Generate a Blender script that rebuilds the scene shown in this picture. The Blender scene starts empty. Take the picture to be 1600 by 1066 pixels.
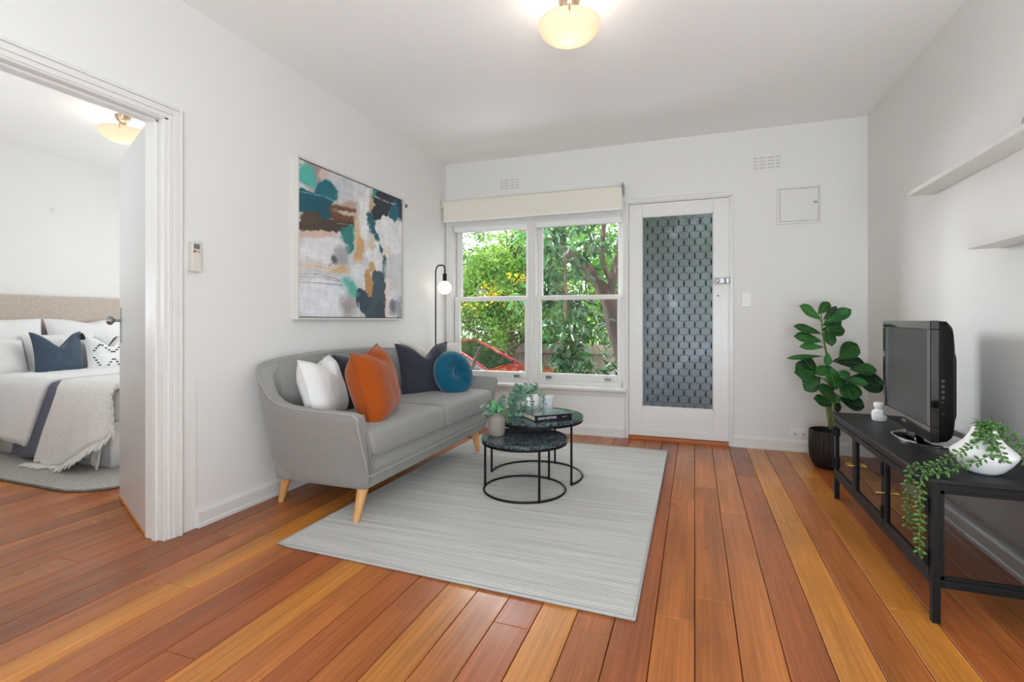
import bpy, math, random
import numpy as np
from mathutils import Vector, Matrix, noise as mnoise
random.seed(7); np.random.seed(7)
sc = bpy.context.scene
C = sc.collection
PI = math.pi

# ------------------------------------------------------------------ camera, world, lights
YAW = 0.348
cam = bpy.data.cameras.new('camera'); camo = bpy.data.objects.new('camera', cam); C.objects.link(camo)
cam.sensor_fit = 'HORIZONTAL'; cam.sensor_width = 36; cam.lens = 17.714
cam.shift_y = -0.0204; cam.clip_start = 0.05
camo.location = (0, 0, 1.0423); camo.rotation_euler = (PI/2, 0, YAW)
sc.camera = camo
sc.view_settings.view_transform = 'Standard'; sc.view_settings.look = 'None'
sc.view_settings.exposure = 0.04; sc.view_settings.gamma = 1; sc.view_settings.use_curve_mapping = False
sc.cycles.use_denoising = True
sc.cycles.max_bounces = 10; sc.cycles.diffuse_bounces = 6; sc.cycles.transparent_max_bounces = 16
sc.cycles.caustics_reflective = False; sc.cycles.caustics_refractive = False
sc.cycles.sample_clamp_indirect = 6

w = bpy.data.worlds.new('overcast_sky'); sc.world = w; w.use_nodes = True
bg = w.node_tree.nodes['Background']; bg.inputs[0].default_value = (0.93, 0.96, 1.0, 1); bg.inputs[1].default_value = 3.0

def lamp(kind, name, loc, energy, col=(1, 1, 1), size=1, size_y=None, aim=None, angle=None):
    l = bpy.data.lights.new(name, kind); l.energy = energy; l.color = col
    o = bpy.data.objects.new(name, l); C.objects.link(o); o.location = loc
    if kind == 'AREA':
        l.shape = 'RECTANGLE'; l.size = size; l.size_y = size_y or size
    if kind == 'POINT': l.shadow_soft_size = size
    if kind == 'SUN': l.angle = angle
    if aim: o.rotation_euler = (Vector(aim) - Vector(loc)).to_track_quat('-Z', 'Y').to_euler()
    return o
lamp('SUN', 'sun', (0, -10, 12), 4.6, (1, 0.95, 0.86), aim=(-5.5, 4, 0), angle=0.02)
# unseen area lamp added near the rear wall as fill from behind the camera
lamp('AREA', 'rear_fill', (-0.4, -2.35, 1.45), 10, (0.80, 0.91, 1.0), 3.0, 2.2, aim=(-0.7, 4, 1.35))
# unseen area lamp added high outside to strengthen sky light through the glazing
lamp('AREA', 'front_sky_fill', (-2.9, 6.6, 3.3), 120, (0.90, 0.96, 1.0), 2.2, 1.3, aim=(-0.2, 3.0, 0.8))
lamp('AREA', 'left_sky_fill', (-4.25, 6.35, 2.15), 340, (0.90, 0.96, 1.0), 1.3, 1.1, aim=(1.0, 2.8, 0.8))  # second added lamp, out of view left, boosting sky light onto the right wall
# unseen area lamp added below sill height, shining up to brighten the ceiling
lamp('AREA', 'below_sill_fill', (-2.3, 6.9, -0.55), 110, (0.90, 0.95, 1.0), 2.6, 1.2, aim=(-0.6, 2.6, 2.6))
# side fill lamp added behind the camera to brighten the left wall
lamp('AREA', 'side_fill', (1.1, -1.5, 1.5), 12, (0.84, 0.93, 1.0), 1.6, 1.2, aim=(-2.35, 1.6, 1.5))
# area lamp added behind the camera, aimed up to lift the ceiling
lamp('AREA', 'ceiling_fill', (0.35, -0.8, 0.8), 104, (0.77, 0.90, 1.0), 1.8, 1.3, aim=(0.3, 0.9, 2.6))
lamp('AREA', 'bedroom_up_fill', (-3.9, 0.6, 1.2), 24, (0.82, 0.92, 1.0), 1.4, 0.8, aim=(-4.1, 1.6, 2.6))  # added fill lamp, out of view, brightening the bedroom ceiling
# area lamp added inside the front wall in place of a bedroom window
lamp('AREA', 'bedroom_front_fill', (-4.0, 4.4, 1.45), 32, (0.88, 0.95, 1.0), 1.7, 1.4, aim=(-4.2, 0, 1.2))

# ------------------------------------------------------------------ colour and materials
def s2l(c):
    c = c/255.0
    return c/12.92 if c <= 0.04045 else ((c+0.055)/1.055)**2.4
def rgb(r, g, b): return (s2l(r), s2l(g), s2l(b), 1)

def mat(name, col, rough=0.5, metal=0.0, nz=None, bump=None, coat=0.0, sheen=0.0, spec=0.5, emit=None, scale3=(1, 1, 1)):
    """nz=(scale, amount, detail): brightness mottling; bump=(scale, strength, distance)"""
    m = bpy.data.materials.new(name); m.use_nodes = True; N = m.node_tree.nodes; L = m.node_tree.links
    b = N['Principled BSDF']; b.inputs['Base Color'].default_value = col
    b.inputs['Roughness'].default_value = rough; b.inputs['Metallic'].default_value = metal
    b.inputs['Coat Weight'].default_value = coat; b.inputs['Coat Roughness'].default_value = 0.1
    b.inputs['Sheen Weight'].default_value = sheen; b.inputs['Specular IOR Level'].default_value = spec
    if emit: b.inputs['Emission Color'].default_value = emit[0]; b.inputs['Emission Strength'].default_value = emit[1]
    tc = N.new('ShaderNodeTexCoord'); mp = N.new('ShaderNodeMapping'); mp.inputs['Scale'].default_value = scale3
    L.new(tc.outputs['Object'], mp.inputs[0])
    if nz:
        n = N.new('ShaderNodeTexNoise'); n.inputs['Scale'].default_value = nz[0]; n.inputs['Detail'].default_value = nz[2] if len(nz) > 2 else 4
        L.new(mp.outputs[0], n.inputs['Vector'])
        mr = N.new('ShaderNodeMapRange'); mr.inputs['From Min'].default_value = 0.3; mr.inputs['From Max'].default_value = 0.7
        mr.inputs['To Min'].default_value = 1-nz[1]; mr.inputs['To Max'].default_value = 1+nz[1]
        L.new(n.outputs['Fac'], mr.inputs[0])
        mx = N.new('ShaderNodeVectorMath'); mx.operation = 'SCALE'; mx.inputs[0].default_value = col[:3]
        L.new(mr.outputs[0], mx.inputs['Scale']); L.new(mx.outputs[0], b.inputs['Base Color'])
    if bump:
        n2 = N.new('ShaderNodeTexNoise'); n2.inputs['Scale'].default_value = bump[0]; n2.inputs['Detail'].default_value = 4
        L.new(mp.outputs[0], n2.inputs['Vector'])
        bp = N.new('ShaderNodeBump'); bp.inputs['Strength'].default_value = bump[1]; bp.inputs['Distance'].default_value = bump[2]
        L.new(n2.outputs['Fac'], bp.inputs['Height']); L.new(bp.outputs[0], b.inputs['Normal'])
    return m

def glass_mat(name, tint=(1, 1, 1, 1), rough=0.0, ior=1.45):
    m = bpy.data.materials.new(name); m.use_nodes = True; N = m.node_tree.nodes; L = m.node_tree.links
    N.remove(N['Principled BSDF']); out = N['Material Output']
    t = N.new('ShaderNodeBsdfTransparent'); t.inputs[0].default_value = tint
    g = N.new('ShaderNodeBsdfGlossy'); g.inputs['Roughness'].default_value = rough
    f = N.new('ShaderNodeFresnel')
    ge = N.new('ShaderNodeNewGeometry'); mr = N.new('ShaderNodeMapRange'); mr.inputs['To Min'].default_value = ior; mr.inputs['To Max'].default_value = 1/ior
    L.new(ge.outputs['Backfacing'], mr.inputs[0]); L.new(mr.outputs[0], f.inputs['IOR'])
    mx = N.new('ShaderNodeMixShader'); L.new(f.outputs[0], mx.inputs[0]); L.new(t.outputs[0], mx.inputs[1]); L.new(g.outputs[0], mx.inputs[2])
    L.new(mx.outputs[0], out.inputs['Surface'])
    return m

def leaf_mat(name, c1, c2, transl=0.35, rough=0.35, spec=0.5, scale=3.0, detail=2):
    m = bpy.data.materials.new(name); m.use_nodes = True; N = m.node_tree.nodes; L = m.node_tree.links
    b = N['Principled BSDF']; b.inputs['Roughness'].default_value = rough; b.inputs['Specular IOR Level'].default_value = spec
    tc = N.new('ShaderNodeTexCoord'); n = N.new('ShaderNodeTexNoise'); n.inputs['Scale'].default_value = scale; n.inputs['Detail'].default_value = detail
    L.new(tc.outputs['Object'], n.inputs['Vector'])
    r = N.new('ShaderNodeValToRGB'); r.color_ramp.elements[0].color = c1; r.color_ramp.elements[1].color = c2
    r.color_ramp.elements[0].position = 0.35; r.color_ramp.elements[1].position = 0.65
    L.new(n.outputs['Fac'], r.inputs[0]); L.new(r.outputs[0], b.inputs['Base Color'])
    if transl > 0:
        t = N.new('ShaderNodeBsdfTranslucent'); L.new(r.outputs[0], t.inputs[0])
        mx = N.new('ShaderNodeMixShader'); mx.inputs[0].default_value = transl
        L.new(b.outputs[0], mx.inputs[1]); L.new(t.outputs[0], mx.inputs[2]); L.new(mx.outputs[0], N['Material Output'].inputs['Surface'])
    return m

M_WALL = mat('wall_paint', rgb(228, 226, 222), 0.6, nz=(3, 0.008), bump=(60, 0.04, 0.002))
M_CEIL = mat('ceiling_paint', rgb(243, 241, 238), 0.75, nz=(2, 0.006))
M_TRIM = mat('gloss_trim_paint', rgb(224, 222, 218), 0.3)
M_DOOR = mat('door_paint', rgb(228, 226, 222), 0.32)
M_LEAFDOOR = mat('grey_door_paint', rgb(212, 211, 208), 0.35)
M_SHADOWGAP = mat('dark_gap', rgb(40, 30, 24), 0.9)
M_STEEL = mat('brushed_steel', rgb(150, 150, 150), 0.35, 0.9)
M_NICKEL = mat('satin_nickel', rgb(190, 172, 145), 0.3, 0.9)
M_BRASS = mat('brass', rgb(215, 175, 105), 0.3, 1.0)
M_BLACKMETAL = mat('black_powder_coat', rgb(12, 12, 13), 0.5, 0.0, nz=(40, 0.1), spec=0.25)
M_BLACKTOP = mat('black_textured_top', rgb(18, 18, 19), 0.5, 0.0, spec=0.3, bump=(250, 0.1, 0.001))
M_GLOSSBLACK = mat('gloss_black_plastic', rgb(10, 10, 11), 0.06, coat=0.5)
M_BLACKPLASTIC = mat('matt_black_plastic', rgb(10, 10, 11), 0.5, spec=0.2)
M_SCREEN = mat('lcd_screen', rgb(46, 46, 47), 0.3, spec=0.6)
M_WHITEPLASTIC = mat('white_plastic', rgb(236, 235, 232), 0.35)
M_CREAMPLASTIC = mat('cream_plastic', rgb(216, 211, 200), 0.4)
M_GLASS = glass_mat('window_glass')
M_SMOKE = glass_mat('tinted_cabinet_glass', (0.56, 0.56, 0.56, 1), ior=1.75)
M_WHITECERAMIC = mat('white_matt_ceramic', rgb(236, 235, 234), 0.45, nz=(12, 0.015))

def wood_floor_mat():
    m = bpy.data.materials.new('polished_hardwood'); m.use_nodes = True; N = m.node_tree.nodes; L = m.node_tree.links
    b = N['Principled BSDF']
    tc = N.new('ShaderNodeTexCoord'); oi = N.new('ShaderNodeObjectInfo')
    ad = N.new('ShaderNodeVectorMath'); ad.operation = 'ADD'
    cx = N.new('ShaderNodeCombineXYZ'); mu = N.new('ShaderNodeMath'); mu.operation = 'MULTIPLY'; mu.inputs[1].default_value = 60
    L.new(oi.outputs['Random'], mu.inputs[0]); L.new(mu.outputs[0], cx.inputs[0]); L.new(mu.outputs[0], cx.inputs[1])
    L.new(tc.outputs['Object'], ad.inputs[0]); L.new(cx.outputs[0], ad.inputs[1])
    def nz(scale, s3, det, rough=0.6, dist=0.0):
        mp = N.new('ShaderNodeMapping'); mp.inputs['Scale'].default_value = s3
        n = N.new('ShaderNodeTexNoise'); n.inputs['Scale'].default_value = scale; n.inputs['Detail'].default_value = det
        n.inputs['Roughness'].default_value = rough; n.inputs['Distortion'].default_value = dist
        L.new(ad.outputs[0], mp.inputs[0]); L.new(mp.outputs[0], n.inputs['Vector']); return n.outputs['Fac']
    def mr(src, a, b_, lo, hi):
        r = N.new('ShaderNodeMapRange'); r.inputs['From Min'].default_value = a; r.inputs['From Max'].default_value = b_
        r.inputs['To Min'].default_value = lo; r.inputs['To Max'].default_value = hi; L.new(src, r.inputs[0]); return r.outputs[0]
    broad = mr(nz(1.0, (9, 0.9, 1), 3, 0.5, 0.6), 0.3, 0.7, 0.76, 1.20)
    grain = mr(nz(1.0, (95, 1.6, 1), 5, 0.65, 0.3), 0.3, 0.7, 0.72, 1.24)
    fine = mr(nz(1.0, (420, 9, 1), 2), 0.3, 0.7, 0.91, 1.08)
    fleck = mr(nz(1.0, (150, 60, 1), 1), 0.16, 0.22, 0.8, 1.0)
    def mul(a, b_):
        x = N.new('ShaderNodeMath'); x.operation = 'MULTIPLY'; L.new(a, x.inputs[0]); L.new(b_, x.inputs[1]); return x.outputs[0]
    k = mul(mul(broad, grain), mul(fine, fleck))
    sc_ = N.new('ShaderNodeVectorMath'); sc_.operation = 'SCALE'; L.new(oi.outputs['Color'], sc_.inputs[0]); L.new(k, sc_.inputs['Scale'])
    # darker grain turns redder
    mix = N.new('ShaderNodeMix'); mix.data_type = 'RGBA'; mix.blend_type = 'MULTIPLY'; mix.inputs[7].default_value = (0.86, 0.72, 0.58, 1)
    L.new(mr(nz(1.0, (60, 1.1, 1), 4, 0.6, 0.8), 0.48, 0.75, 0, 0.85), mix.inputs[0]); L.new(sc_.outputs[0], mix.inputs[6])
    L.new(mix.outputs[2], b.inputs['Base Color'])
    L.new(mr(nz(1.0, (3, 3, 1), 3), 0.3, 0.7, 0.26, 0.40), b.inputs['Roughness'])
    b.inputs['Specular IOR Level'].default_value = 0.4; b.inputs['Coat Weight'].default_value = 0.08; b.inputs['Coat Roughness'].default_value = 0.16
    bp = N.new('ShaderNodeBump'); bp.inputs['Strength'].default_value = 0.12; bp.inputs['Distance'].default_value = 0.001
    L.new(grain, bp.inputs['Height']); L.new(bp.outputs[0], b.inputs['Normal'])
    return m
M_WOOD = wood_floor_mat()

def fabric_mat(name, col, weave=900, amt=0.10, rough=0.9, sheen=0.2, bumpd=0.0012):
    return mat(name, col, rough, nz=(weave/3, amt, 3), bump=(weave/2, 0.5, bumpd), sheen=sheen, spec=0.2)
M_SOFA = fabric_mat('grey_woven_upholstery', rgb(146, 144, 140), 700, 0.2)
M_SOFA_PIPE = fabric_mat('grey_piping', rgb(154, 152, 147), 700, 0.1)  # grey lifted above the upholstery to paint in the piping's highlight
M_LEGWOOD = mat('light_beech', rgb(212, 160, 100), 0.4, nz=(6, 0.12), scale3=(12, 12, 1))
M_WHITELINEN = fabric_mat('white_linen', rgb(226, 225, 223), 900, 0.03)
M_CREAMLINEN = fabric_mat('cream_linen', rgb(214, 209, 199), 700, 0.05)
M_BLACKLINEN = fabric_mat('charcoal_velvet', rgb(40, 41, 48), 500, 0.1, sheen=0.3)
M_NAVY = fabric_mat('slate_navy_velvet', rgb(52, 53, 64), 400, 0.12, sheen=0.35)
M_ORANGE = fabric_mat('burnt_orange_cotton', rgb(158, 72, 14), 600, 0.05)
M_TEAL = fabric_mat('teal_velvet', rgb(3, 86, 112), 300, 0.06, sheen=0.35)
M_BLUEVELVET = fabric_mat('steel_blue_velvet', rgb(62, 76, 92), 300, 0.1, sheen=0.35)

# ------------------------------------------------------------------ mesh helpers
ORG = {}
def origin(o):
    return ORG.get(o.name, Vector((0, 0, 0))) if o else Vector((0, 0, 0))

class G:
    def __init__(s): s.v = []; s.f = []
    def add(s, vs, fs, mtx=None):
        n = len(s.v)
        s.v += [tuple(mtx @ Vector(v)) for v in vs] if mtx is not None else [tuple(v) for v in vs]
        s.f += [tuple(i+n for i in f) for f in fs]; return s
    def box(s, x0, x1, y0, y1, z0, z1, mtx=None):
        vs = [(x, y, z) for z in (z0, z1) for y in (y0, y1) for x in (x0, x1)]
        return s.add(vs, [(0, 2, 3, 1), (4, 5, 7, 6), (0, 1, 5, 4), (2, 6, 7, 3), (0, 4, 6, 2), (1, 3, 7, 5)], mtx)
    def cone(s, p0, p1, r0, r1, n=16, caps=True, mtx=None):
        p0 = Vector(p0); p1 = Vector(p1); q = (p1-p0).to_track_quat('Z', 'Y')
        vs = []
        for p, r in ((p0, r0), (p1, r1)):
            for i in range(n):
                a = 2*PI*i/n; vs.append(p + q @ Vector((r*math.cos(a), r*math.sin(a), 0)))
        fs = [(i, (i+1) % n, n+(i+1) % n, n+i) for i in range(n)]
        if caps: fs += [tuple(range(n))[::-1], tuple(range(n, 2*n))]
        return s.add(vs, fs, mtx)
    def tube(s, pts, r, n=8, closed=False, caps=True, mtx=None):
        P = [Vector(p) for p in pts]; m = len(P); rr = r if isinstance(r, (list, tuple)) else [r]*m
        vs = []; up = None
        for i in range(m):
            a = P[(i-1) % m] if (closed or i > 0) else P[i]; b = P[(i+1) % m] if (closed or i < m-1) else P[i]
            t = (b-a)
            if t.length < 1e-9: t = Vector((0, 0, 1))
            t.normalize()
            if up is None: up = t.orthogonal().normalized()
            up = (up - t*up.dot(t))
            if up.length < 1e-6: up = t.orthogonal()
            up.normalize(); sd = t.cross(up)
            for k in range(n):
                an = 2*PI*k/n; vs.append(P[i] + (up*math.cos(an)+sd*math.sin(an))*rr[i])
        fs = []
        for i in range(m if closed else m-1):
            j = (i+1) % m
            for k in range(n): fs.append((i*n+k, i*n+(k+1) % n, j*n+(k+1) % n, j*n+k))
        if caps and not closed: fs += [tuple(range(n))[::-1], tuple(range((m-1)*n, m*n))]
        return s.add(vs, fs, mtx)
    def lathe(s, prof, c=(0, 0, 0), n=32, mtx=None, capb=False, capt=False, fn=None):
        vs = []
        for (r, z) in prof:
            for i in range(n):
                a = 2*PI*i/n; q = r if fn is None else fn(r, a, z)
                vs.append((c[0]+q*math.cos(a), c[1]+q*math.sin(a), c[2]+z))
        fs = []
        for j in range(len(prof)-1):
            for i in range(n): fs.append((j*n+i, j*n+(i+1) % n, (j+1)*n+(i+1) % n, (j+1)*n+i))
        if capb: fs.append(tuple(range(n))[::-1])
        if capt: fs.append(tuple(range((len(prof)-1)*n, len(prof)*n)))
        return s.add(vs, fs, mtx)
    def grid(s, fn, nu, nv, mtx=None, closeu=False):
        vs = [fn(i/nu, j/nv) for j in range(nv+1) for i in range(nu+(0 if closeu else 1))]
        W = nu if closeu else nu+1
        fs = []
        for j in range(nv):
            for i in range(nu): fs.append((j*W+i, j*W+(i+1) % W, (j+1)*W+(i+1) % W, (j+1)*W+i))
        return s.add(vs, fs, mtx)
    def ball(s, c, rx, ry=None, rz=None, nu=16, nv=10, mtx=None):
        ry = ry or rx; rz = rz or rx
        def fn(u, v):
            a = 2*PI*u; b = PI*(v-0.5)
            return (c[0]+rx*math.cos(b)*math.cos(a), c[1]+ry*math.cos(b)*math.sin(a), c[2]+rz*math.sin(b))
        return s.grid(fn, nu, nv, mtx, closeu=True)
    def prism(s, poly, h0, h1, axis='z', mtx=None):
        def P(a, b, h): return {'z': (a, b, h), 'x': (h, a, b), 'y': (a, h, b)}[axis]
        n = len(poly)
        vs = [P(a, b, h0) for a, b in poly]+[P(a, b, h1) for a, b in poly]
        fs = [(i, (i+1) % n, n+(i+1) % n, n+i) for i in range(n)]+[tuple(range(n))[::-1], tuple(range(n, 2*n))]
        return s.add(vs, fs, mtx)

def obj(name, g, m, parent=None, smooth=False, bevel=0, seg=2, loc=None, subsurf=0, solid=0, label=None, kind=None, normals=True, ang=40):
    me = bpy.data.meshes.new(name)
    if parent is not None: base = origin(parent)
    else: base = Vector(loc) if loc is not None else Vector((0, 0, 0))
    me.from_pydata([(v[0]-base.x, v[1]-base.y, v[2]-base.z) for v in g.v], [], g.f)
    if normals:
        import bmesh
        bm = bmesh.new(); bm.from_mesh(me); bmesh.ops.recalc_face_normals(bm, faces=bm.faces); bm.to_mesh(me); bm.free()
    me.update()
    o = bpy.data.objects.new(name, me); C.objects.link(o)
    if m: me.materials.append(m)
    if parent is not None: o.parent = parent
    else: o.location = base
    ORG[o.name] = base
    if smooth:
        me.polygons.foreach_set('use_smooth', [True]*len(me.polygons))
        if smooth == 'auto':
            try: me.set_sharp_from_angle(angle=math.radians(ang))
            except Exception: pass
    if bevel:
        b = o.modifiers.new('bevel', 'BEVEL'); b.width = bevel; b.segments = seg; b.limit_method = 'ANGLE'; b.angle_limit = math.radians(35)
    if subsurf:
        ss = o.modifiers.new('sub', 'SUBSURF'); ss.levels = subsurf; ss.render_levels = subsurf
    if solid:
        so = o.modifiers.new('solid', 'SOLIDIFY'); so.thickness = solid; so.offset = 0
    if label: o['label'] = label
    if kind: o['kind'] = kind
    return o

def thing(name, label, cat, loc=(0, 0, 0), group=None):
    o = bpy.data.objects.new(name, None); C.objects.link(o); o.location = loc; o.empty_display_size = 0.1
    ORG[o.name] = Vector(loc); o['label'] = label; o['category'] = cat
    if group: o['group'] = group
    return o
def tag(o, label, cat, group=None):
    o['label'] = label; o['category'] = cat
    if group: o['group'] = group
    return o
def struct(name, g, m, label, cat, **k):
    o = obj(name, g, m, **k); o['kind'] = 'structure'; o['label'] = label; o['category'] = cat; return o
def sthing(name, label, cat, loc=(0, 0, 0)):
    o = thing(name, label, cat, loc); o['kind'] = 'structure'; return o
def bx(*a): return G().box(*a)
def rrect(x0, x1, y0, y1, r, n=5):
    p = []
    for cx, cy, a0 in ((x1-r, y1-r, 0), (x0+r, y1-r, PI/2), (x0+r, y0+r, PI), (x1-r, y0+r, 1.5*PI)):
        for i in range(n+1):
            a = a0+PI/2*i/n; p.append((cx+r*math.cos(a), cy+r*math.sin(a)))
    return p
def N3(x, y, z): return mnoise.noise(Vector((x, y, z)))
def smooth_path(pts, n=8):
    P = [Vector(p) for p in pts]; out = []
    for i in range(len(P)-1):
        p0 = P[max(i-1, 0)]; p1 = P[i]; p2 = P[i+1]; p3 = P[min(i+2, len(P)-1)]
        for k in range(n):
            t = k/n
            out.append(0.5*((2*p1)+(p2-p0)*t+(2*p0-5*p1+4*p2-p3)*t*t+(-p0+3*p1-3*p2+p3)*t**3))
    out.append(P[-1]); return out

# ------------------------------------------------------------------ room shell
XL, XR, YB, H = -2.352, 1.2395, 4.535, 2.6
YR = -2.5           # rear wall
WT = 0.11           # left partition thickness
BX = -5.71          # bedroom far wall
DY0, DY1 = 0.84, 1.70   # doorway in left wall
DH = 2.0

# floor: dark sub-floor plus individual boards
fl = struct('floor', bx(BX-0.1, XR+0.1, YR-0.1, YB+0.09, -0.12, -0.022), M_SHADOWGAP, 'polished orange brown hardwood board floor running through both rooms', 'floor')
PALE = [(192, 124, 50), (197, 127, 52), (185, 117, 48)]
MID = [(172, 101, 47), (178, 105, 49), (167, 96, 45), (175, 105, 50)]
DARK = [(155, 86, 42), (149, 81, 40), (160, 90, 43)]
RED = [(166, 91, 44), (161, 88, 42)]
rowtone = {-2: RED, -1: MID, 0: MID, 1: MID, 2: DARK, 3: PALE, 4: MID, 5: PALE, 6: DARK, 7: DARK, 8: MID, -3: MID, -4: PALE, -5: RED, -6: MID, -7: PALE, -8: PALE, -9: RED,
           -10: MID, -11: PALE, -12: RED, -13: DARK, -14: MID, -15: PALE, -16: MID, -17: DARK, -18: DARK, -19: DARK}
PW = 0.131
rnd = random.Random(11)
k0 = int(math.floor(BX/PW)); k1 = int(math.floor(XR/PW))
def board(x0, x1, y0, y1, col):
    g = G(); c = 0.0018; e = 0.0013
    xa, xb, ya, yb = x0+e, x1-e, y0+e*0.7, y1-e*0.7
    vs = [(xa, ya, -0.02), (xb, ya, -0.02), (xb, yb, -0.02), (xa, yb, -0.02), (xa, ya, -c), (xb, ya, -c), (xb, yb, -c), (xa, yb, -c),
          (xa+c, ya+c, 0), (xb-c, ya+c, 0), (xb-c, yb-c, 0), (xa+c, yb-c, 0)]
    fs = [(0, 1, 5, 4), (1, 2, 6, 5), (2, 3, 7, 6), (3, 0, 4, 7), (4, 5, 9, 8), (5, 6, 10, 9), (6, 7, 11, 10), (7, 4, 8, 11), (8, 9, 10, 11)]
    g.add(vs, fs); o = obj('floorboard', g, M_WOOD, fl, normals=False)
    f = 0.94+0.12*rnd.random(); q = rgb(*col); o.color = (q[0]*f, q[1]*f, q[2]*f, 1)
fixed_joints = {-1: [1.85, 3.1], 0: [2.02, 3.35], 1: [2.95, 0.9], 2: [2.28, 3.7], 3: [0.6], 4: [2.9, 0.3], 5: [2.18, 3.8], 6: [3.3, 0.8]}
for k in range(k0, k1+1):
    x0 = max(k*PW, BX-0.02); x1 = min((k+1)*PW, XR+0.02)
    if k in fixed_joints: js = sorted(fixed_joints[k])
    else:
        js = []; y = YR + rnd.uniform(1.2, 3.2)
        while y < YB-0.5:
            js.append(y); y += rnd.uniform(1.7, 3.6)
    js = [YR]+js+[YB+0.02]
    ybreak = YR
    tones = rowtone.get(k, rnd.choice([PALE, MID, MID, RED, DARK])); pure = 0.97 if k in (3, 5, 2) else 0.7
    for a, b in zip(js[:-1], js[1:]):
        board(x0, x1, a, b, rnd.choice(tones if rnd.random() < pure else MID))

struct('ceiling', bx(BX-0.2, XR+0.15, YR-0.15, YB+0.25, H, H+0.15), M_CEIL, 'plain white painted ceiling over both rooms', 'ceiling')
struct('roof', G().prism([(YR-0.7, 2.75), (YB+0.55, 2.75), (YB+0.55, 2.86), (1.0, 3.9), (YR-0.7, 2.86)], BX-0.6, XR+0.6, 'x'), mat('roof_tiles', rgb(120, 72, 58), 0.8), 'tiled house roof above the ceiling, outside the picture', 'roof')
struct('wall_right', bx(XR, XR+0.15, YR-0.15, YB+0.25, -0.02, H), M_WALL, 'white painted right wall behind the television', 'wall')
struct('wall_rear', bx(BX-0.15, XR, YR-0.15, YR, -0.02, H), M_WALL, 'white painted rear wall behind the camera', 'wall')
struct('wall_bedroom', bx(BX-0.15, BX, YR-0.0, YB+0.25, -0.02, H), M_WALL, 'white bedroom wall behind the linen headboard', 'wall')
# left partition with doorway
g = G().box(XL-WT, XL, YR, DY0, -0.02, H).box(XL-WT, XL, DY1, YB, -0.02, H).box(XL-WT, XL, DY0, DY1, DH+0.02, H)
struct('wall_left', g, M_WALL, 'white painted left wall with open bedroom doorway and abstract painting', 'wall')
# bedroom rear wall
struct('wall_bedroom_rear', bx(BX, XL-WT, -0.05, 0.05, -0.02, H), M_WALL, 'white bedroom wall outside the picture on the left', 'wall')
# front wall with window and door openings
WX0, WX1, WZ0, WZ1 = -2.30, -0.58, 0.43, 1.99
FX0, FX1, FZ1 = -0.565, 0.275, 2.075
TB = 0.22
g = G()
g.box(BX, WX0, YB, YB+TB, -0.3, H); g.box(WX0, WX1, YB, YB+TB, -0.3, WZ0); g.box(WX0, FX1, YB, YB+TB, FZ1, H)
g.box(WX0, WX1, YB, YB+TB, WZ1, FZ1); g.box(FX1, XR, YB, YB+TB, -0.3, H); g.box(FX0, FX1, YB, YB+TB, -0.3, -0.03)
struct('wall_front', g, M_WALL, 'white painted front wall around the window and entry door', 'wall')

# baseboards (profiled)
def skirt_prof(t=0.018, h=0.095):
    return [(0, 0), (t+0.004, 0), (t+0.004, 0.018), (t, 0.024), (t, h-0.022), (t*0.55, h-0.008), (t*0.35, h), (0, h)]
def skirt_x(x0, x1, y, s):      # along x, standing off wall y towards -y
    return G().prism([(y-a, b) for a, b in skirt_prof()], x0, x1, 'x')
def skirt_y(y0, y1, x, s):      # along y, wall at x, s=+1 sticks to +x
    return G().prism([(x+s*a, b) for a, b in skirt_prof()], y0, y1, 'y')
struct('baseboard_left', skirt_y(1.835, YB, XL, 1), M_TRIM, 'white skirting board along the left wall behind the sofa', 'baseboard')
struct('baseboard_left_rear', skirt_y(YR, 0.76, XL, 1), M_TRIM, 'white skirting board of left wall outside the picture', 'baseboard')
struct('baseboard_right', skirt_y(YR, YB, XR, -1), M_TRIM, 'white skirting board along the right wall behind the black cabinet', 'baseboard')
struct('baseboard_window', skirt_x(XL+0.0, FX0-0.03, YB, 1), M_TRIM, 'white skirting board under the window', 'baseboard')
struct('baseboard_door', skirt_x(FX1+0.02, XR, YB, 1), M_TRIM, 'white skirting board between entry door and right wall', 'baseboard')
struct('baseboard_bedroom', skirt_y(0.05, YB, BX, 1), M_TRIM, 'white skirting board behind the bed', 'baseboard')

# ---- bedroom doorway (door_2)
d2 = sthing('door_2', 'open grey-white bedroom door with metal knob swung into the bedroom', 'door', (XL, 1.70, 0))
g = G().box(XL-WT-0.012, XL+0.006, DY1-0.032, DY1, 0, DH+0.02).box(XL-WT-0.012, XL+0.006, DY0, DY0+0.032, 0, DH+0.02).box(XL-WT-0.012, XL+0.006, DY0, DY1, DH-0.012, DH+0.02)
g.box(XL-0.06, XL-0.03, DY1-0.045, DY1-0.032, 0, DH-0.012).box(XL-0.06, XL-0.03, DY0+0.032, DY0+0.045, 0, DH-0.012).box(XL-0.06, XL-0.03, DY0+0.032, DY1-0.032, DH-0.025, DH-0.012)
obj('door_frame', g, M_TRIM, d2, bevel=0.003)
def arch_frame(ya, yb, zt, x, s, w=0.062):
    g = G()
    # stepped architrave: outer raised bead and flat
    for (o0, o1, t) in ((0.0, 0.022, 0.012), (0.022, 0.05, 0.017), (0.05, w, 0.024)):
        xx = (x, x+s*t) if s > 0 else (x+s*t, x)
        g.box(xx[0], xx[1], yb+o0, yb+o1, 0, zt+o1)
        g.box(xx[0], xx[1], ya-o1, ya-o0, 0, zt+o1)
        g.box(xx[0], xx[1], ya-o0, yb+o0, zt+o0, zt+o1)
    return g
obj('architrave', arch_frame(DY0+0.01, DY1-0.012, DH-0.004, XL, 1), M_TRIM, d2, bevel=0.003)
obj('architrave', arch_frame(DY0+0.01, DY1-0.012, DH-0.004, XL-WT, -1), M_TRIM, d2, bevel=0.003)
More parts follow.
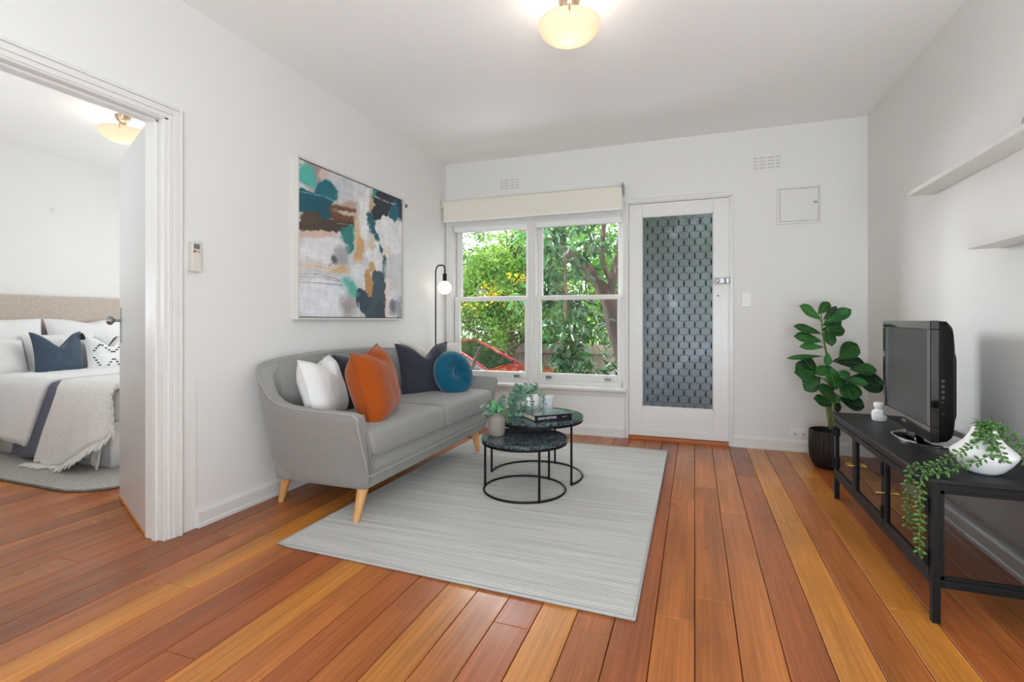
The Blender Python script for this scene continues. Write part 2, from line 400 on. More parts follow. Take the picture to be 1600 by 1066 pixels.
obj('plinth_strip', bx(XL, XL+0.005, 1.75, 1.835, 0, 0.75), M_WALL, d2, bevel=0.002)
# the leaf, hinged at the bedroom side
hp = Vector((XL-WT-0.012, 1.672, 0)); ld = Vector((-0.9085, 0.418, 0)).normalized(); ln = Vector((-ld.y, ld.x, 0))*-1   # ln points into camera side?
if ln.y > 0: ln = -ln
def leafpt(a, b, z): return hp + ld*a - ln*b + Vector((0, 0, z))
def leafbox(a0, a1, b0, b1, z0, z1):
    g = G(); vs = [leafpt(a, b, z) for z in (z0, z1) for b in (b0, b1) for a in (a0, a1)]
    return g.add(vs, [(0, 2, 3, 1), (4, 5, 7, 6), (0, 1, 5, 4), (2, 6, 7, 3), (0, 4, 6, 2), (1, 3, 7, 5)])
leaf = obj('door_leaf', leafbox(0.0, 0.765, 0.0, 0.036, 0.015, 1.985), M_LEAFDOOR, d2, bevel=0.002, label='flush grey-white door leaf')
for z in (0.18, 1.72):
    g = leafbox(-0.012, 0.0, 0.008, 0.034, z, z+0.1)
    p = leafpt(-0.012, 0.036, z); g.cone(p, p+Vector((0, 0, 0.1)), 0.006, 0.006, 8)
    obj('hinge', g, M_STEEL, leaf, label='old metal butt hinge')
g = leafbox(0.69, 0.725, -0.003, 0.0, 1.02-0.11, 1.02+0.095)
pl = obj('lock_plate', g, M_STEEL, leaf, bevel=0.001)
c = leafpt(0.708, 0, 1.04); g = G(); g.cone(c, c+ln*0.035, 0.008, 0.008, 12)
q = Matrix.Translation(c+ln*0.03) @ ln.to_track_quat('Z', 'Y').to_matrix().to_4x4()
g.lathe([(0.008, 0), (0.014, 0.003), (0.024, 0.012), (0.026, 0.022), (0.02, 0.034), (0.012, 0.038), (0.001, 0.039)], n=20, mtx=q)
obj('door_knob', g, M_STEEL, leaf, smooth='auto', label='round satin metal door knob')
obj('door_seal', leafbox(0.0, 0.765, -0.004, 0.0, 0.004, 0.02), mat('timber_strip', rgb(205, 140, 70), 0.5), leaf, label='thin orange timber strip under the door leaf')

# ---- window_1
w1 = sthing('window_1', 'white timber double-hung window in two bays looking onto the garden', 'window', (-1.44, YB, 0))
g = G()
yo0, yo1 = YB-0.016, YB+0.13
g.box(WX0-0.045, WX0+0.02, YB-0.018, YB+0.0, WZ0-0.02, WZ1-0.01); g.box(WX1-0.02, WX1+0.012, YB-0.018, YB, WZ0-0.02, WZ1-0.01)
g.box(WX0-0.045, WX1+0.012, YB-0.018, YB, WZ1-0.01, WZ1+0.05)
g.box(WX0, WX0+0.03, YB, YB+0.14, WZ0, WZ1); g.box(WX1-0.03, WX1, YB, YB+0.14, WZ0, WZ1); g.box(WX0, WX1, YB, YB+0.14, WZ1-0.03, WZ1); g.box(WX0, WX1, YB, YB+0.14, WZ0, WZ0+0.05)
obj('window_frame', g, M_TRIM, w1, bevel=0.003)
obj('mullion', G().box(-1.487, -1.402, YB-0.012, YB+0.14, WZ0, WZ1).box(-1.462, -1.427, YB-0.022, YB-0.012, WZ0, WZ1), M_TRIM, w1, bevel=0.004)
g = G(); g.prism([(YB+0.06, WZ0-0.02), (YB-0.075, WZ0-0.02), (YB-0.082, WZ0-0.008), (YB-0.082, WZ0+0.004), (YB-0.075, WZ0+0.012), (YB+0.06, WZ0+0.02)], WX0-0.05, WX1+0.02, 'x')
obj('window_sill', g, M_TRIM, w1, bevel=0.002)
g = G(); g.prism([(YB, WZ0-0.075), (YB-0.012, WZ0-0.07), (YB-0.022, WZ0-0.04), (YB-0.04, WZ0-0.02), (YB, WZ0-0.02)], WX0-0.05, WX1+0.015, 'x')
obj('sill_moulding', g, M_TRIM, w1)
def sash(name, x0, x1, z0, z1, y, st, tr, br):
    g = G().box(x0, x0+st, y, y+0.04, z0, z1).box(x1-st, x1, y, y+0.04, z0, z1).box(x0+st, x1-st, y, y+0.04, z1-tr, z1).box(x0+st, x1-st, y, y+0.04, z0, z0+br)
    s = obj(name, g, M_TRIM, w1, bevel=0.003)
    obj('pane', bx(x0+st-0.004, x1-st+0.004, y+0.018, y+0.022, z0+br-0.004, z1-tr+0.004), M_GLASS, s, label='clear glass pane')
    return s
for (x0, x1) in ((-2.262, -1.475), (-1.414, -0.602)):
    sash('upper_sash', x0, x1, 1.235, 1.965, YB+0.07, 0.05, 0.04, 0.04)
    s = sash('lower_sash', x0, x1, WZ0+0.03, 1.272, YB+0.022, 0.05, 0.042, 0.085)
    for xx in ([x0+0.66] if x0 < -2 else [x0+0.13, x0+0.68]):
        obj('sash_lift', bx(xx-0.028, xx+0.028, YB+0.006, YB+0.022, WZ0+0.068, WZ0+0.088), M_STEEL, s, bevel=0.002, label='small metal sash lift')
for xx in (WX0+0.02, WX1-0.012):
    obj('sash_catch', G().box(xx-0.008, xx+0.008, YB-0.03, YB-0.012, 1.24, 1.32), M_TRIM, w1, bevel=0.003)
obj('window_head_screen', bx(WX0+0.03, WX1-0.03, YB+0.02, YB+0.05, 1.925, 1.99), M_TRIM, w1, bevel=0.002)

# ---- roller blind
rb = thing('roller_blind', 'cream double roller blind rolled up above the window', 'blind', (-1.46, YB-0.06, 2.16))
M_BLIND = fabric_mat('cream_blind_fabric', rgb(232, 226, 212), 500, 0.02, sheen=0.0)
g = G().box(-2.325, -0.592, YB-0.105, YB-0.1, 2.012, 2.19)
obj('blind_fabric', g, M_BLIND, rb)
obj('roller_tube', G().cone((-2.335, YB-0.075, 2.185), (-0.598, YB-0.075, 2.185), 0.032, 0.032, 20), M_BLIND, rb, smooth='auto')
obj('bottom_bar', bx(-2.325, -0.592, YB-0.109, YB-0.096, 2.0, 2.014), M_WHITEPLASTIC, rb, bevel=0.003)
obj('bracket', bx(-0.592, -0.586, YB-0.115, YB, 2.14, 2.235), M_STEEL, rb, bevel=0.001, label='metal end bracket')
obj('bracket', bx(-2.345, -2.339, YB-0.115, YB, 2.14, 2.225), M_WHITEPLASTIC, rb, bevel=0.001)
obj('sheer_fabric', G().box(-2.255, -1.475, YB+0.004, YB+0.008, 1.915, 2.0).box(-1.41, -0.6, YB+0.004, YB+0.008, 1.915, 2.0), fabric_mat('sheer_white', rgb(238, 238, 238), 300, 0.06), rb)
obj('chain', G().tube([(-0.588, YB-0.1, 2.15), (-0.586, YB-0.1, 1.6), (-0.588, YB-0.1, 0.98)], 0.0015, 5), M_WHITEPLASTIC, rb)

# ---- entry door_1
d1 = sthing('door_1', 'white entry door with large patterned obscure glass panel', 'door', (-0.14, YB, 0))
g = G()
g.box(FX0, -0.548, YB-0.012, YB+0.12, 0, FZ1); g.box(0.262, FX1, YB-0.012, YB+0.12, 0, FZ1); g.box(FX0, FX1, YB-0.012, YB+0.12, 2.062, FZ1)
obj('door_frame', g, M_TRIM, d1, bevel=0.002)
g = G().box(0.272, 0.298, YB-0.02, YB, 0, 2.072).box(FX0-0.012, FX0+0.01, YB-0.02, YB, 0, 2.072).box(FX0-0.012, 0.298, YB-0.02, YB, 2.072, 2.105)
obj('architrave', g, M_TRIM, d1, bevel=0.004)
yd = YB-0.006
g = G().box(-0.545, -0.436, yd, yd+0.04, 0.035, 2.058).box(0.149, 0.259, yd, yd+0.04, 0.035, 2.058).box(-0.436, 0.149, yd, yd+0.04, 1.945, 2.058).box(-0.436, 0.149, yd, yd+0.04, 0.035, 0.288)
g.box(-0.545, 0.259, yd-0.006, yd, 0.035, 0.095)
dl = obj('door_leaf', g, M_DOOR, d1, bevel=0.003)
g = G()
for (a, b, c_, d_) in ((-0.436, -0.428, 0.288, 1.945), (0.141, 0.149, 0.288, 1.945), (-0.436, 0.149, 1.937, 1.945), (-0.436, 0.149, 0.288, 0.296)): g.box(a, b, yd+0.004, yd+0.014, c_, d_)
obj('glazing_bead', g, M_TRIM, dl)
def frosted():
    m = bpy.data.materials.new('obscure_glass'); m.use_nodes = True; N = m.node_tree.nodes; L = m.node_tree.links
    N.remove(N['Principled BSDF'])
    t = N.new('ShaderNodeBsdfRefraction'); t.inputs['Color'].default_value = (0.31, 0.335, 0.345, 1); t.inputs['Roughness'].default_value = 0.34; t.inputs['IOR'].default_value = 1.05
    g_ = N.new('ShaderNodeBsdfGlossy'); g_.inputs['Roughness'].default_value = 0.35; g_.inputs['Color'].default_value = (0.6, 0.62, 0.65, 1)
    mx = N.new('ShaderNodeMixShader'); mx.inputs[0].default_value = 0.12
    L.new(t.outputs[0], mx.inputs[1]); L.new(g_.outputs[0], mx.inputs[2]); L.new(mx.outputs[0], N['Material Output'].inputs['Surface'])
    tc = N.new('ShaderNodeTexCoord'); n = N.new('ShaderNodeTexNoise'); n.inputs['Scale'].default_value = 220; L.new(tc.outputs['Object'], n.inputs['Vector'])
    bp = N.new('ShaderNodeBump'); bp.inputs['Strength'].default_value = 0.4; bp.inputs['Distance'].default_value = 0.002; L.new(n.outputs['Fac'], bp.inputs['Height']); L.new(bp.outputs[0], t.inputs['Normal']); L.new(bp.outputs[0], g_.inputs['Normal'])
    return m
gp = obj('glass_panel', bx(-0.432, 0.145, yd+0.02, yd+0.0205, 0.292, 1.941), frosted(), dl, label='grey obscure glass with dark lattice pattern')
# lattice pattern printed on the glass: hexagonal net with dark cross-like motifs at the nodes
g = G(); yp = yd+0.0185
px_, pz = 0.0865, 0.117      # period
def rib(x0, z0, x1, z1, w_):
    d = Vector((x1-x0, 0, z1-z0)); n_ = Vector((-d.z, 0, d.x)).normalized()*w_/2
    if not (-0.43 <= min(x0, x1) and max(x0, x1) <= 0.143 and 0.294 <= min(z0, z1) and max(z0, z1) <= 1.94): return
    g.add([(x0+n_.x, yp, z0+n_.z), (x0-n_.x, yp, z0-n_.z), (x1-n_.x, yp, z1-n_.z), (x1+n_.x, yp, z1+n_.z)], [(0, 1, 2, 3)])
r = 0; z = 0.30; ribs2 = []
while z < 1.96:
    x = -0.432 + (0 if r % 2 == 0 else px_/2)
    while x < 0.16:
        rib(x-0.0001, z-0.022, x+0.0001, z+0.022, 0.009)
        rib(x-0.011, z+0.0, x+0.011, z+0.0, 0.007); rib(x-.0001, z-0.030, x+.0001, z+0.030, 0.0045)
        hz = pz/2
        for sx in (-1, 1):
            for (zo) in (0.022, -0.004):
                ribs2.append((x, z+0.022+zo*0.3, x+sx*px_/3.2, z+0.02+hz*0.32, 0.0017))
            ribs2.append((x+sx*px_/3.2, z+0.02+hz*0.32, x+sx*px_/2, z+hz-0.018, 0.0017))
            ribs2.append((x+sx*0.004, z-0.012, x+sx*px_/2*0.9, z-hz+0.010, 0.0013))
        x += px_
    z += pz/2; r += 1
obj('cross_pattern', g, mat('etched_dark', rgb(44, 52, 56), 0.5), gp, kind='stuff', normals=False)
g = G()
for a_ in ribs2: rib(*a_)
obj('lattice_pattern', g, mat('etched_grey', rgb(70, 80, 84), 0.5), gp, kind='stuff', normals=False)
lk = obj('rim_lock', bx(0.152, 0.232, yd-0.028, yd, 1.345, 1.392), M_STEEL, d1, bevel=0.004, label='grey metal rim lock body')
g = G(); g.lathe([(0.018, 0), (0.018, 0.004), (0.012, 0.008), (0.001, 0.009)], n=20, mtx=Matrix.Translation((0.178, yd-0.028, 1.37)) @ Matrix.Rotation(PI/2, 4, 'X'))
obj('lock_cylinder', g, mat('bright_steel', rgb(205, 205, 205), 0.2, 1.0), lk, smooth='auto')
obj('lock_keep', bx(0.238, 0.268, YB-0.036, YB-0.012, 1.343, 1.394), M_STEEL, d1, bevel=0.005, label='grey metal lock keep on the frame')
obj('keyhole', G().cone((0.182, yd-0.001, 1.245), (0.182, yd+0.004, 1.245), 0.006, 0.006, 12), M_BLACKPLASTIC, d1)
for z in (0.35, 1.75):
    obj('hinge', G().cone((-0.547, yd-0.006, z), (-0.547, yd-0.006, z+0.1), 0.007, 0.007, 10), M_TRIM, d1)
obj('threshold', bx(-0.548, 0.262, YB-0.03, YB+0.12, 0.0, 0.03), mat('threshold_timber', rgb(176, 96, 40), 0.35, nz=(5, 0.15), scale3=(1, 14, 14)), d1, bevel=0.003, label='orange timber door sill')

# ---- wall fittings on the front wall
def brick_vent(name, x0, x1, z0, z1, cols, label):
    v = thing(name, label, 'vent', ((x0+x1)/2, YB, (z0+z1)/2))
    obj('vent_plate', bx(x0, x1, YB-0.003, YB, z0, z1), M_WALL, v, bevel=0.001)
    g = G(); rows = 4; cw = [0.6, 1, 1, 0.6][:cols]; tot = sum(cw); W_ = (x1-x0)*0.94; x = x0+(x1-x0)*0.03
    for c_ in cw:
        ww = W_*c_/tot
        for r_ in range(rows):
            zz = z0+(z1-z0)*(0.08+0.235*r_)
            g.box(x+ww*0.1, x+ww*0.9, YB-0.0045, YB-0.003, zz, zz+(z1-z0)*0.115)
        x += ww
    obj('vent_slots', g, mat('vent_slot_grey', rgb(204, 201, 196), 0.8), v)
brick_vent('air_vent', -1.77, -1.568, 2.295, 2.40, 4, 'small painted brick air vent above the window blind')
brick_vent('air_vent', 0.439, 0.653, 2.26, 2.375, 4, 'slotted air vent high on the wall above the meter box cover')
mb = thing('access_panel', 'white square meter box cover on the wall right of the entry door', 'wall panel', (0.77, YB, 1.95))
obj('panel_frame', G().box(0.618, 0.93, YB-0.014, YB, 1.808, 1.826).box(0.618, 0.93, YB-0.014, YB, 2.088, 2.104).box(0.618, 0.636, YB-0.014, YB, 1.826, 2.088).box(0.914, 0.93, YB-0.014, YB, 1.826, 2.088), M_TRIM, mb, bevel=0.002)
obj('panel_door', bx(0.64, 0.91, YB-0.012, YB, 1.830, 2.084), M_TRIM, mb, bevel=0.002)
obj('latch', bx(0.876, 0.902, YB-0.018, YB-0.01, 1.962, 1.976), M_STEEL, mb, bevel=0.001)
ls = thing('light_switch', 'white light switch plate beside the entry door', 'switch', (0.4, YB, 1.2))
obj('switch_plate', bx(0.363, 0.434, YB-0.009, YB, 1.152, 1.262), M_WHITEPLASTIC, ls, bevel=0.003)
obj('rocker', bx(0.391, 0.406, YB-0.014, YB-0.008, 1.2, 1.222), M_WHITEPLASTIC, ls, bevel=0.002)
po = thing('power_outlet', 'white double power outlet low on the wall beside the potted plant', 'outlet', (0.78, YB, 0.145))
obj('outlet_plate', bx(0.718, 0.838, YB-0.01, YB, 0.108, 0.182), M_WHITEPLASTIC, po, bevel=0.003)
for xx in (0.748, 0.808):
    obj('socket_slots', G().box(xx-0.010, xx-0.004, YB-0.0115, YB-0.0098, 0.135, 0.145).box(xx+0.004, xx+0.010, YB-0.0115, YB-0.0098, 0.135, 0.145).box(xx-0.002, xx+0.002, YB-0.0115, YB-0.0098, 0.120, 0.130), mat('slot_dark', rgb(60, 60, 60), 0.6), po)
for xx in (0.736, 0.820):
    obj('outlet_switch', bx(xx-0.009, xx+0.009, YB-0.015, YB-0.009, 0.16, 0.172), M_WHITEPLASTIC, po, bevel=0.001)

# ---- remote control in holder on left wall
rc = thing('wall_remote', 'cream air conditioner remote in a holder on the left wall by the doorway', 'remote', (XL, 1.83, 1.35))
obj('holder', G().box(XL, XL+0.036, 1.787, 1.842, 1.282, 1.30).box(XL, XL+0.008, 1.787, 1.842, 1.28, 1.40), M_CREAMPLASTIC, rc, bevel=0.003)
body = obj('remote_body', bx(XL+0.008, XL+0.031, 1.79, 1.84, 1.295, 1.432), M_CREAMPLASTIC, rc, bevel=0.004)
obj('display', bx(XL+0.031, XL+0.0325, 1.80, 1.83, 1.395, 1.42), mat('lcd_grey', rgb(110, 120, 118), 0.2), body)
obj('power_button', G().cone((XL+0.031, 1.803, 1.383), (XL+0.034, 1.803, 1.383), 0.006, 0.006, 12), mat('red_button', rgb(170, 80, 75), 0.5), body)
for dy in (0.817, 0.828):
    obj('button', G().cone((XL+0.031, 1.0+dy, 1.381), (XL+0.033, 1.0+dy, 1.381), 0.0032, 0.0032, 8), mat('grey_button', rgb(120, 120, 118), 0.5), body)
nk = obj('nail_hook', G().cone((XL, 3.787, 2.025), (XL+0.02, 3.787, 2.03), 0.004, 0.004, 8).box(XL+0.0, XL+0.006, 3.78, 3.794, 2.015, 2.045), mat('dark_nail', rgb(70, 60, 50), 0.6), loc=(XL, 3.787, 2.02))
tag(nk, 'tiny dark nail hook on the left wall beside the painting', 'hook')
nk = obj('nail_hook', G().tube([(BX, 2.996, 2.10), (BX+0.02, 2.996, 2.095), (BX+0.022, 3.0, 2.07), (BX+0.01, 3.0, 2.06)], 0.004, 6), M_WHITEPLASTIC, loc=(BX, 2.996, 2.08))
tag(nk, 'small white picture hook on the bedroom wall above the bed', 'hook')

# ---- ceiling lights
def ceiling_light(c, rot, label, energy):
    t = thing('ceiling_light', label, 'ceiling light', (c[0], c[1], H), 'matching glass bowl ceiling lights')
    x, y = c
    obj('ceiling_rose', G().lathe([(0.052, 0), (0.052, -0.012), (0.047, -0.018), (0.047, -0.026), (0.036, -0.04), (0.028, -0.05), (0.024, -0.052)], (x, y, H), 28, capt=True), M_NICKEL, t, smooth='auto')
    obj('lamp_stem', G().cone((x, y, H-0.05), (x, y, H-0.1), 0.022, 0.022, 16), M_NICKEL, t, smooth='auto')
    # shallow glass bowl
    R = 0.15; z0 = H-0.205
    pr = []
    for i in range(13):
        a = i/12; rr = R*math.sin(a*PI*0.5)**0.85 if a > 0 else 0.002; pr.append((max(rr, 0.002), z0+0.088*(1-math.cos(a*PI*0.5))))
    pr2 = [(r_*0.975, z_+0.004) for r_, z_ in reversed(pr)]
    m = bpy.data.materials.get('lit_opal_glass')
    if not m:
        m = bpy.data.materials.new('lit_opal_glass'); m.use_nodes = True; N = m.node_tree.nodes; L = m.node_tree.links
        b = N['Principled BSDF']; b.inputs['Base Color'].default_value = rgb(244, 234, 218); b.inputs['Roughness'].default_value = 0.25
        b.inputs['Transmission Weight'].default_value = 0.0
        tr = N.new('ShaderNodeBsdfTranslucent'); tr.inputs[0].default_value = rgb(255, 244, 228)
        mx = N.new('ShaderNodeMixShader'); mx.inputs[0].default_value = 0.7
        L.new(b.outputs[0], mx.inputs[1]); L.new(tr.outputs[0], mx.inputs[2]); L.new(mx.outputs[0], N['Material Output'].inputs['Surface'])
    obj('glass_bowl', G().lathe(pr+pr2, (x, y, 0), 40), m, t, smooth=True, label='opal glass bowl shade')
    for k in range(3):
        a = rot+k*2*PI/3; ex, ey = x+R*math.cos(a), y+R*math.sin(a)
        g = G().tube([(x+0.02*math.cos(a), y+0.02*math.sin(a), H-0.06), (x+0.1*math.cos(a), y+0.1*math.sin(a), H-0.1), (ex, ey, H-0.112)], 0.0022, 6)
        g.tube([(ex-0.006*math.cos(a), ey-0.006*math.sin(a), H-0.108), (ex+0.006*math.cos(a), ey+0.006*math.sin(a), H-0.112), (ex+0.002*math.cos(a), ey+0.002*math.sin(a), H-0.128), (ex-0.014*math.cos(a), ey-0.014*math.sin(a), H-0.142)], 0.003, 6)
        obj('glass_clip', g, M_NICKEL, t, label='thin metal arm and clip')
    bm = mat('warm_bulb', rgb(255, 240, 215), 0.5, emit=((1.0, 0.90, 0.80, 1), energy))
    obj('bulb', G().ball((x, y, H-0.135), 0.032, 0.032, 0.038), bm, t, smooth=True, label='glowing warm bulb')
    return t
ceiling_light((-0.575, 2.40), math.radians(-76), 'brass and opal glass bowl ceiling light in the living room', 75)
ceiling_light((-4.10, 2.60), math.radians(200), 'brass and opal glass bowl ceiling light in the bedroom', 80)

# ------------------------------------------------------------------ abstract painting
art = thing('painting', 'square abstract painting in teal, navy, gold and white in a pale frame', 'painting', (XL, 3.08, 1.55))
AY0, AY1, AZ0, AZ1 = 2.482, 3.68, 1.052, 2.058
xf = XL+0.045
g = G().box(XL, xf, AY0-0.006, AY0+0.006, AZ0-0.006, AZ1+0.006).box(XL, xf, AY1-0.006, AY1+0.006, AZ0-0.006, AZ1+0.006).box(XL, xf, AY0, AY1, AZ0-0.006, AZ0+0.006).box(XL, xf, AY0, AY1, AZ1-0.006, AZ1+0.006)
obj('picture_frame', g, mat('pale_frame', rgb(214, 210, 204), 0.4, nz=(8, 0.03)), art, bevel=0.001)
obj('shadow_gap', bx(XL+0.002, XL+0.02, AY0+0.006, AY1-0.006, AZ0+0.006, AZ1-0.006), mat('frame_gap', rgb(38, 36, 36), 0.9), art)
NU, NV = 300, 260
U, V = np.meshgrid(np.linspace(0, 1, NU+1), np.linspace(0, 1, NV+1))
def vnoise(x, y, seed=0):
    xi = np.floor(x).astype(int); yi = np.floor(y).astype(int); xf_ = x-xi; yf_ = y-yi
    def h(a, b):
        n = (a*374761393+b*668265263+seed*1274126177) & 0x7fffffff
        n = ((n ^ (n >> 13))*1274126177) & 0x7fffffff
        return (n & 0xffff)/65535.0
    sx = xf_*xf_*(3-2*xf_); sy = yf_*yf_*(3-2*yf_)
    return (h(xi, yi)*(1-sx)+h(xi+1, yi)*sx)*(1-sy)+(h(xi, yi+1)*(1-sx)+h(xi+1, yi+1)*sx)*sy
def fbm(x, y, seed=0, o=4):
    r = 0; a = 0.5
    for i in range(o): r = r+a*vnoise(x*2**i, y*2**i, seed+i); a *= 0.5
    return r/(1-0.5**o)
wl = 1.354
s_ = U/(U+(1-U)*wl)
PX = 307+s_*576
top_ = 100+s_*235; bot_ = 980+s_*5
PY = bot_+(top_-bot_)*V
wx_ = PX+38*(fbm(U*9, V*9, 5)-0.5)+26*(fbm(U*34, V*34, 15)-0.5); wy_ = PY+48*(fbm(U*9, V*9, 9)-0.5)+26*(fbm(U*34, V*34, 19)-0.5)
img = np.ones(U.shape+(3,))*np.array([208, 206, 205.])
def blob(cx, cy, rx, ry, col, soft=0.12, rot=0, op=1.0, streak=0):
    global img
    dx = wx_-cx; dy = wy_-cy; c_ = math.cos(math.radians(rot)); s = math.sin(math.radians(rot))
    a = (dx*c_+dy*s)/rx; b = (-dx*s+dy*c_)/ry
    d = (np.abs(a)**2.4+np.abs(b)**2.4)**(1/2.4)
    k = np.clip((1-d)/soft+0.5, 0, 1)*op
    if streak: k = k*np.clip((fbm(U*60, V*6, 33)-streak)*6, 0, 1)
    img = img*(1-k[..., None])+np.array(col, float)*k[..., None]
WHT = (232, 230, 228)
for b_ in [
    (520, 230, 100, 90, (200, 200, 202), .5), (365, 180, 45, 100, (160, 146, 142), .4), (330, 185, 26, 62, (82, 176, 164), .3), (400, 150, 22, 55, (214, 192, 180), .4),
    (330, 335, 48, 62, (20, 88, 104), .12), (398, 285, 50, 82, (22, 104, 116), .18), (385, 370, 48, 70, (18, 82, 98), .2), (560, 250, 40, 70, (214, 214, 216), .5),
    (520, 330, 62, 26, (186, 158, 146), .5), (565, 350, 30, 40, (190, 190, 192), .5), (482, 390, 66, 60, (112, 74, 48), .2), (500, 450, 45, 24, (78, 54, 40), .3), (505, 372, 60, 14, (200, 180, 165), .8),
    (385, 462, 100, 36, (74, 62, 52), .12), (340, 425, 38, 38, (84, 68, 54), .15), (495, 505, 36, 52, (44, 128, 120), .25), (505, 585, 14, 36, (50, 122, 118), .4),
    (360, 512, 80, 20, (216, 184, 170), .5), (395, 600, 100, 66, (226, 225, 224), .3), (470, 640, 34, 70, (168, 168, 172), .6), (430, 660, 16, 22, (88, 90, 98), .8),
    (555, 480, 36, 110, (216, 192, 160), .5), (590, 420, 34, 140, WHT, .4), (558, 600, 28, 90, (206, 164, 112), .5), (636, 350, 22, 90, (202, 172, 136), .4), (612, 300, 14, 70, WHT, .5),
    (465, 712, 52, 24, (206, 174, 134), .5), (560, 740, 70, 80, (218, 219, 222), .5),
    (660, 262, 24, 30, (48, 142, 142), .25), (790, 290, 120, 52, (38, 46, 60), .1, 24), (700, 365, 62, 60, (36, 44, 56), .12), (730, 300, 80, 55, (38, 46, 60), .12, 20), (860, 395, 36, 45, (44, 50, 62), .15), (808, 375, 44, 62, (20, 96, 116), .15),
    (636, 440, 24, 72, (28, 92, 106), .15, -10), (662, 525, 18, 40, (30, 92, 104), .2),
    (735, 465, 80, 70, WHT, .1), (755, 540, 80, 90, (230, 229, 228), .15), (838, 530, 62, 105, (226, 225, 225), .2), (742, 620, 36, 50, (226, 214, 200), .4), (655, 610, 52, 66, WHT, .25), (630, 560, 20, 30, (214, 196, 172), .5),
    (700, 620, 14, 62, (40, 92, 104), .3, -18), (735, 690, 18, 62, (42, 78, 92), .2), (680, 668, 44, 60, (228, 226, 224), .2), (810, 700, 80, 60, (206, 206, 208), .6),
    (822, 780, 60, 90, (208, 206, 206), .6), (745, 860, 20, 130, (226, 208, 196), .4), (790, 900, 30, 70, (222, 220, 218), .5), (806, 925, 30, 36, (112, 114, 126), .8), (860, 940, 26, 60, (150, 150, 156), .8),
    (655, 905, 78, 120, (52, 72, 86), .07), (682, 790, 50, 80, (54, 74, 88), .1), (580, 880, 44, 70, (40, 62, 78), .12), (700, 960, 40, 60, (44, 60, 72), .2),
    (618, 790, 24, 84, (190, 142, 78), .2, -8), (635, 690, 20, 32, (198, 158, 108), .4), (508, 815, 42, 62, (96, 176, 162), .5, -20),
    (395, 880, 110, 120, (226, 227, 230), .4), (500, 920, 34, 60, (170, 160, 158), .8), (365, 700, 70, 14, (222, 204, 186), .6)]:
    blob(*b_)
# thin strokes
def stroke(pts, col, wd, op=0.8):
    global img
    P = np.array(pts, float); k = np.zeros(U.shape)
    for (a, b) in zip(P[:-1], P[1:]):
        ab = b-a; t = np.clip(((PX-a[0])*ab[0]+(PY-a[1])*ab[1])/(ab@ab), 0, 1)
        d = np.hypot(PX-a[0]-t*ab[0], PY-a[1]-t*ab[1]); k = np.maximum(k, np.clip(1.3-d/wd, 0, 1))
    k = k*op*np.clip(fbm(U*40, V*40, 77)*3-0.6, 0, 1)
    img = img*(1-k[..., None])+np.array(col, float)*k[..., None]
stroke([(305, 742), (370, 738), (440, 760), (460, 772)], (96, 92, 92), 2.4); stroke([(305, 758), (380, 755), (450, 775)], (110, 105, 104), 2)
stroke([(305, 788), (380, 788), (470, 798)], (90, 88, 90), 2.4); stroke([(305, 692), (360, 690), (440, 715)], (200, 165, 130), 2.4)
stroke([(305, 280), (390, 290), (430, 310)], (190, 200, 200), 3); stroke([(655, 280), (740, 318), (820, 345)], (216, 206, 190), 5, 1.0)
stroke([(450, 440), (520, 445)], (200, 195, 190), 2); stroke([(555, 900), (560, 960)], (225, 225, 225), 4)
img = img*(1+0.12*(fbm(U*50, V*12, 51)-0.5)[..., None]+0.10*(fbm(U*14, V*60, 61)-0.5)[..., None])
img = np.clip(img, 0, 255)/255.0
lin = np.where(img <= 0.04045, img/12.92, ((img+0.055)/1.055)**2.4)
me = bpy.data.meshes.new('canvas')
rel = 0.0012*fbm(U*60, V*60, 91)
co = np.stack([np.full(U.shape, 0.036)+rel, (AY0+0.012-3.08)+U*(AY1-AY0-0.024), (AZ0+0.012-1.55)+V*(AZ1-AZ0-0.024)], -1).reshape(-1, 3)
idx = np.arange((NU+1)*(NV+1)).reshape(NV+1, NU+1)
quads = np.stack([idx[:-1, :-1], idx[:-1, 1:], idx[1:, 1:], idx[1:, :-1]], -1).reshape(-1, 4)
def fast_mesh(me, co, faces):
    n = faces.shape[0]; k = faces.shape[1]
    me.vertices.add(len(co)); me.vertices.foreach_set('co', np.asarray(co, np.float32).ravel())
    me.loops.add(n*k); me.loops.foreach_set('vertex_index', faces.astype(np.int32).ravel())
    me.polygons.add(n); me.polygons.foreach_set('loop_start', np.arange(0, n*k, k, dtype=np.int32)); me.polygons.foreach_set('loop_total', np.full(n, k, np.int32))
    me.update(calc_edges=True)
fast_mesh(me, co, quads)
ca = me.color_attributes.new('paint', 'FLOAT_COLOR', 'POINT')
ca.data.foreach_set('color', np.concatenate([lin.reshape(-1, 3), np.ones((co.shape[0], 1))], 1).astype(np.float32).ravel())
mp_ = bpy.data.materials.new('oil_paint'); mp_.use_nodes = True
at_ = mp_.node_tree.nodes.new('ShaderNodeVertexColor'); at_.layer_name = 'paint'
mp_.node_tree.links.new(at_.outputs[0], mp_.node_tree.nodes['Principled BSDF'].inputs['Base Color']); mp_.node_tree.nodes['Principled BSDF'].inputs['Roughness'].default_value = 0.55
me.materials.append(mp_)
o = bpy.data.objects.new('canvas', me); C.objects.link(o); o.parent = art

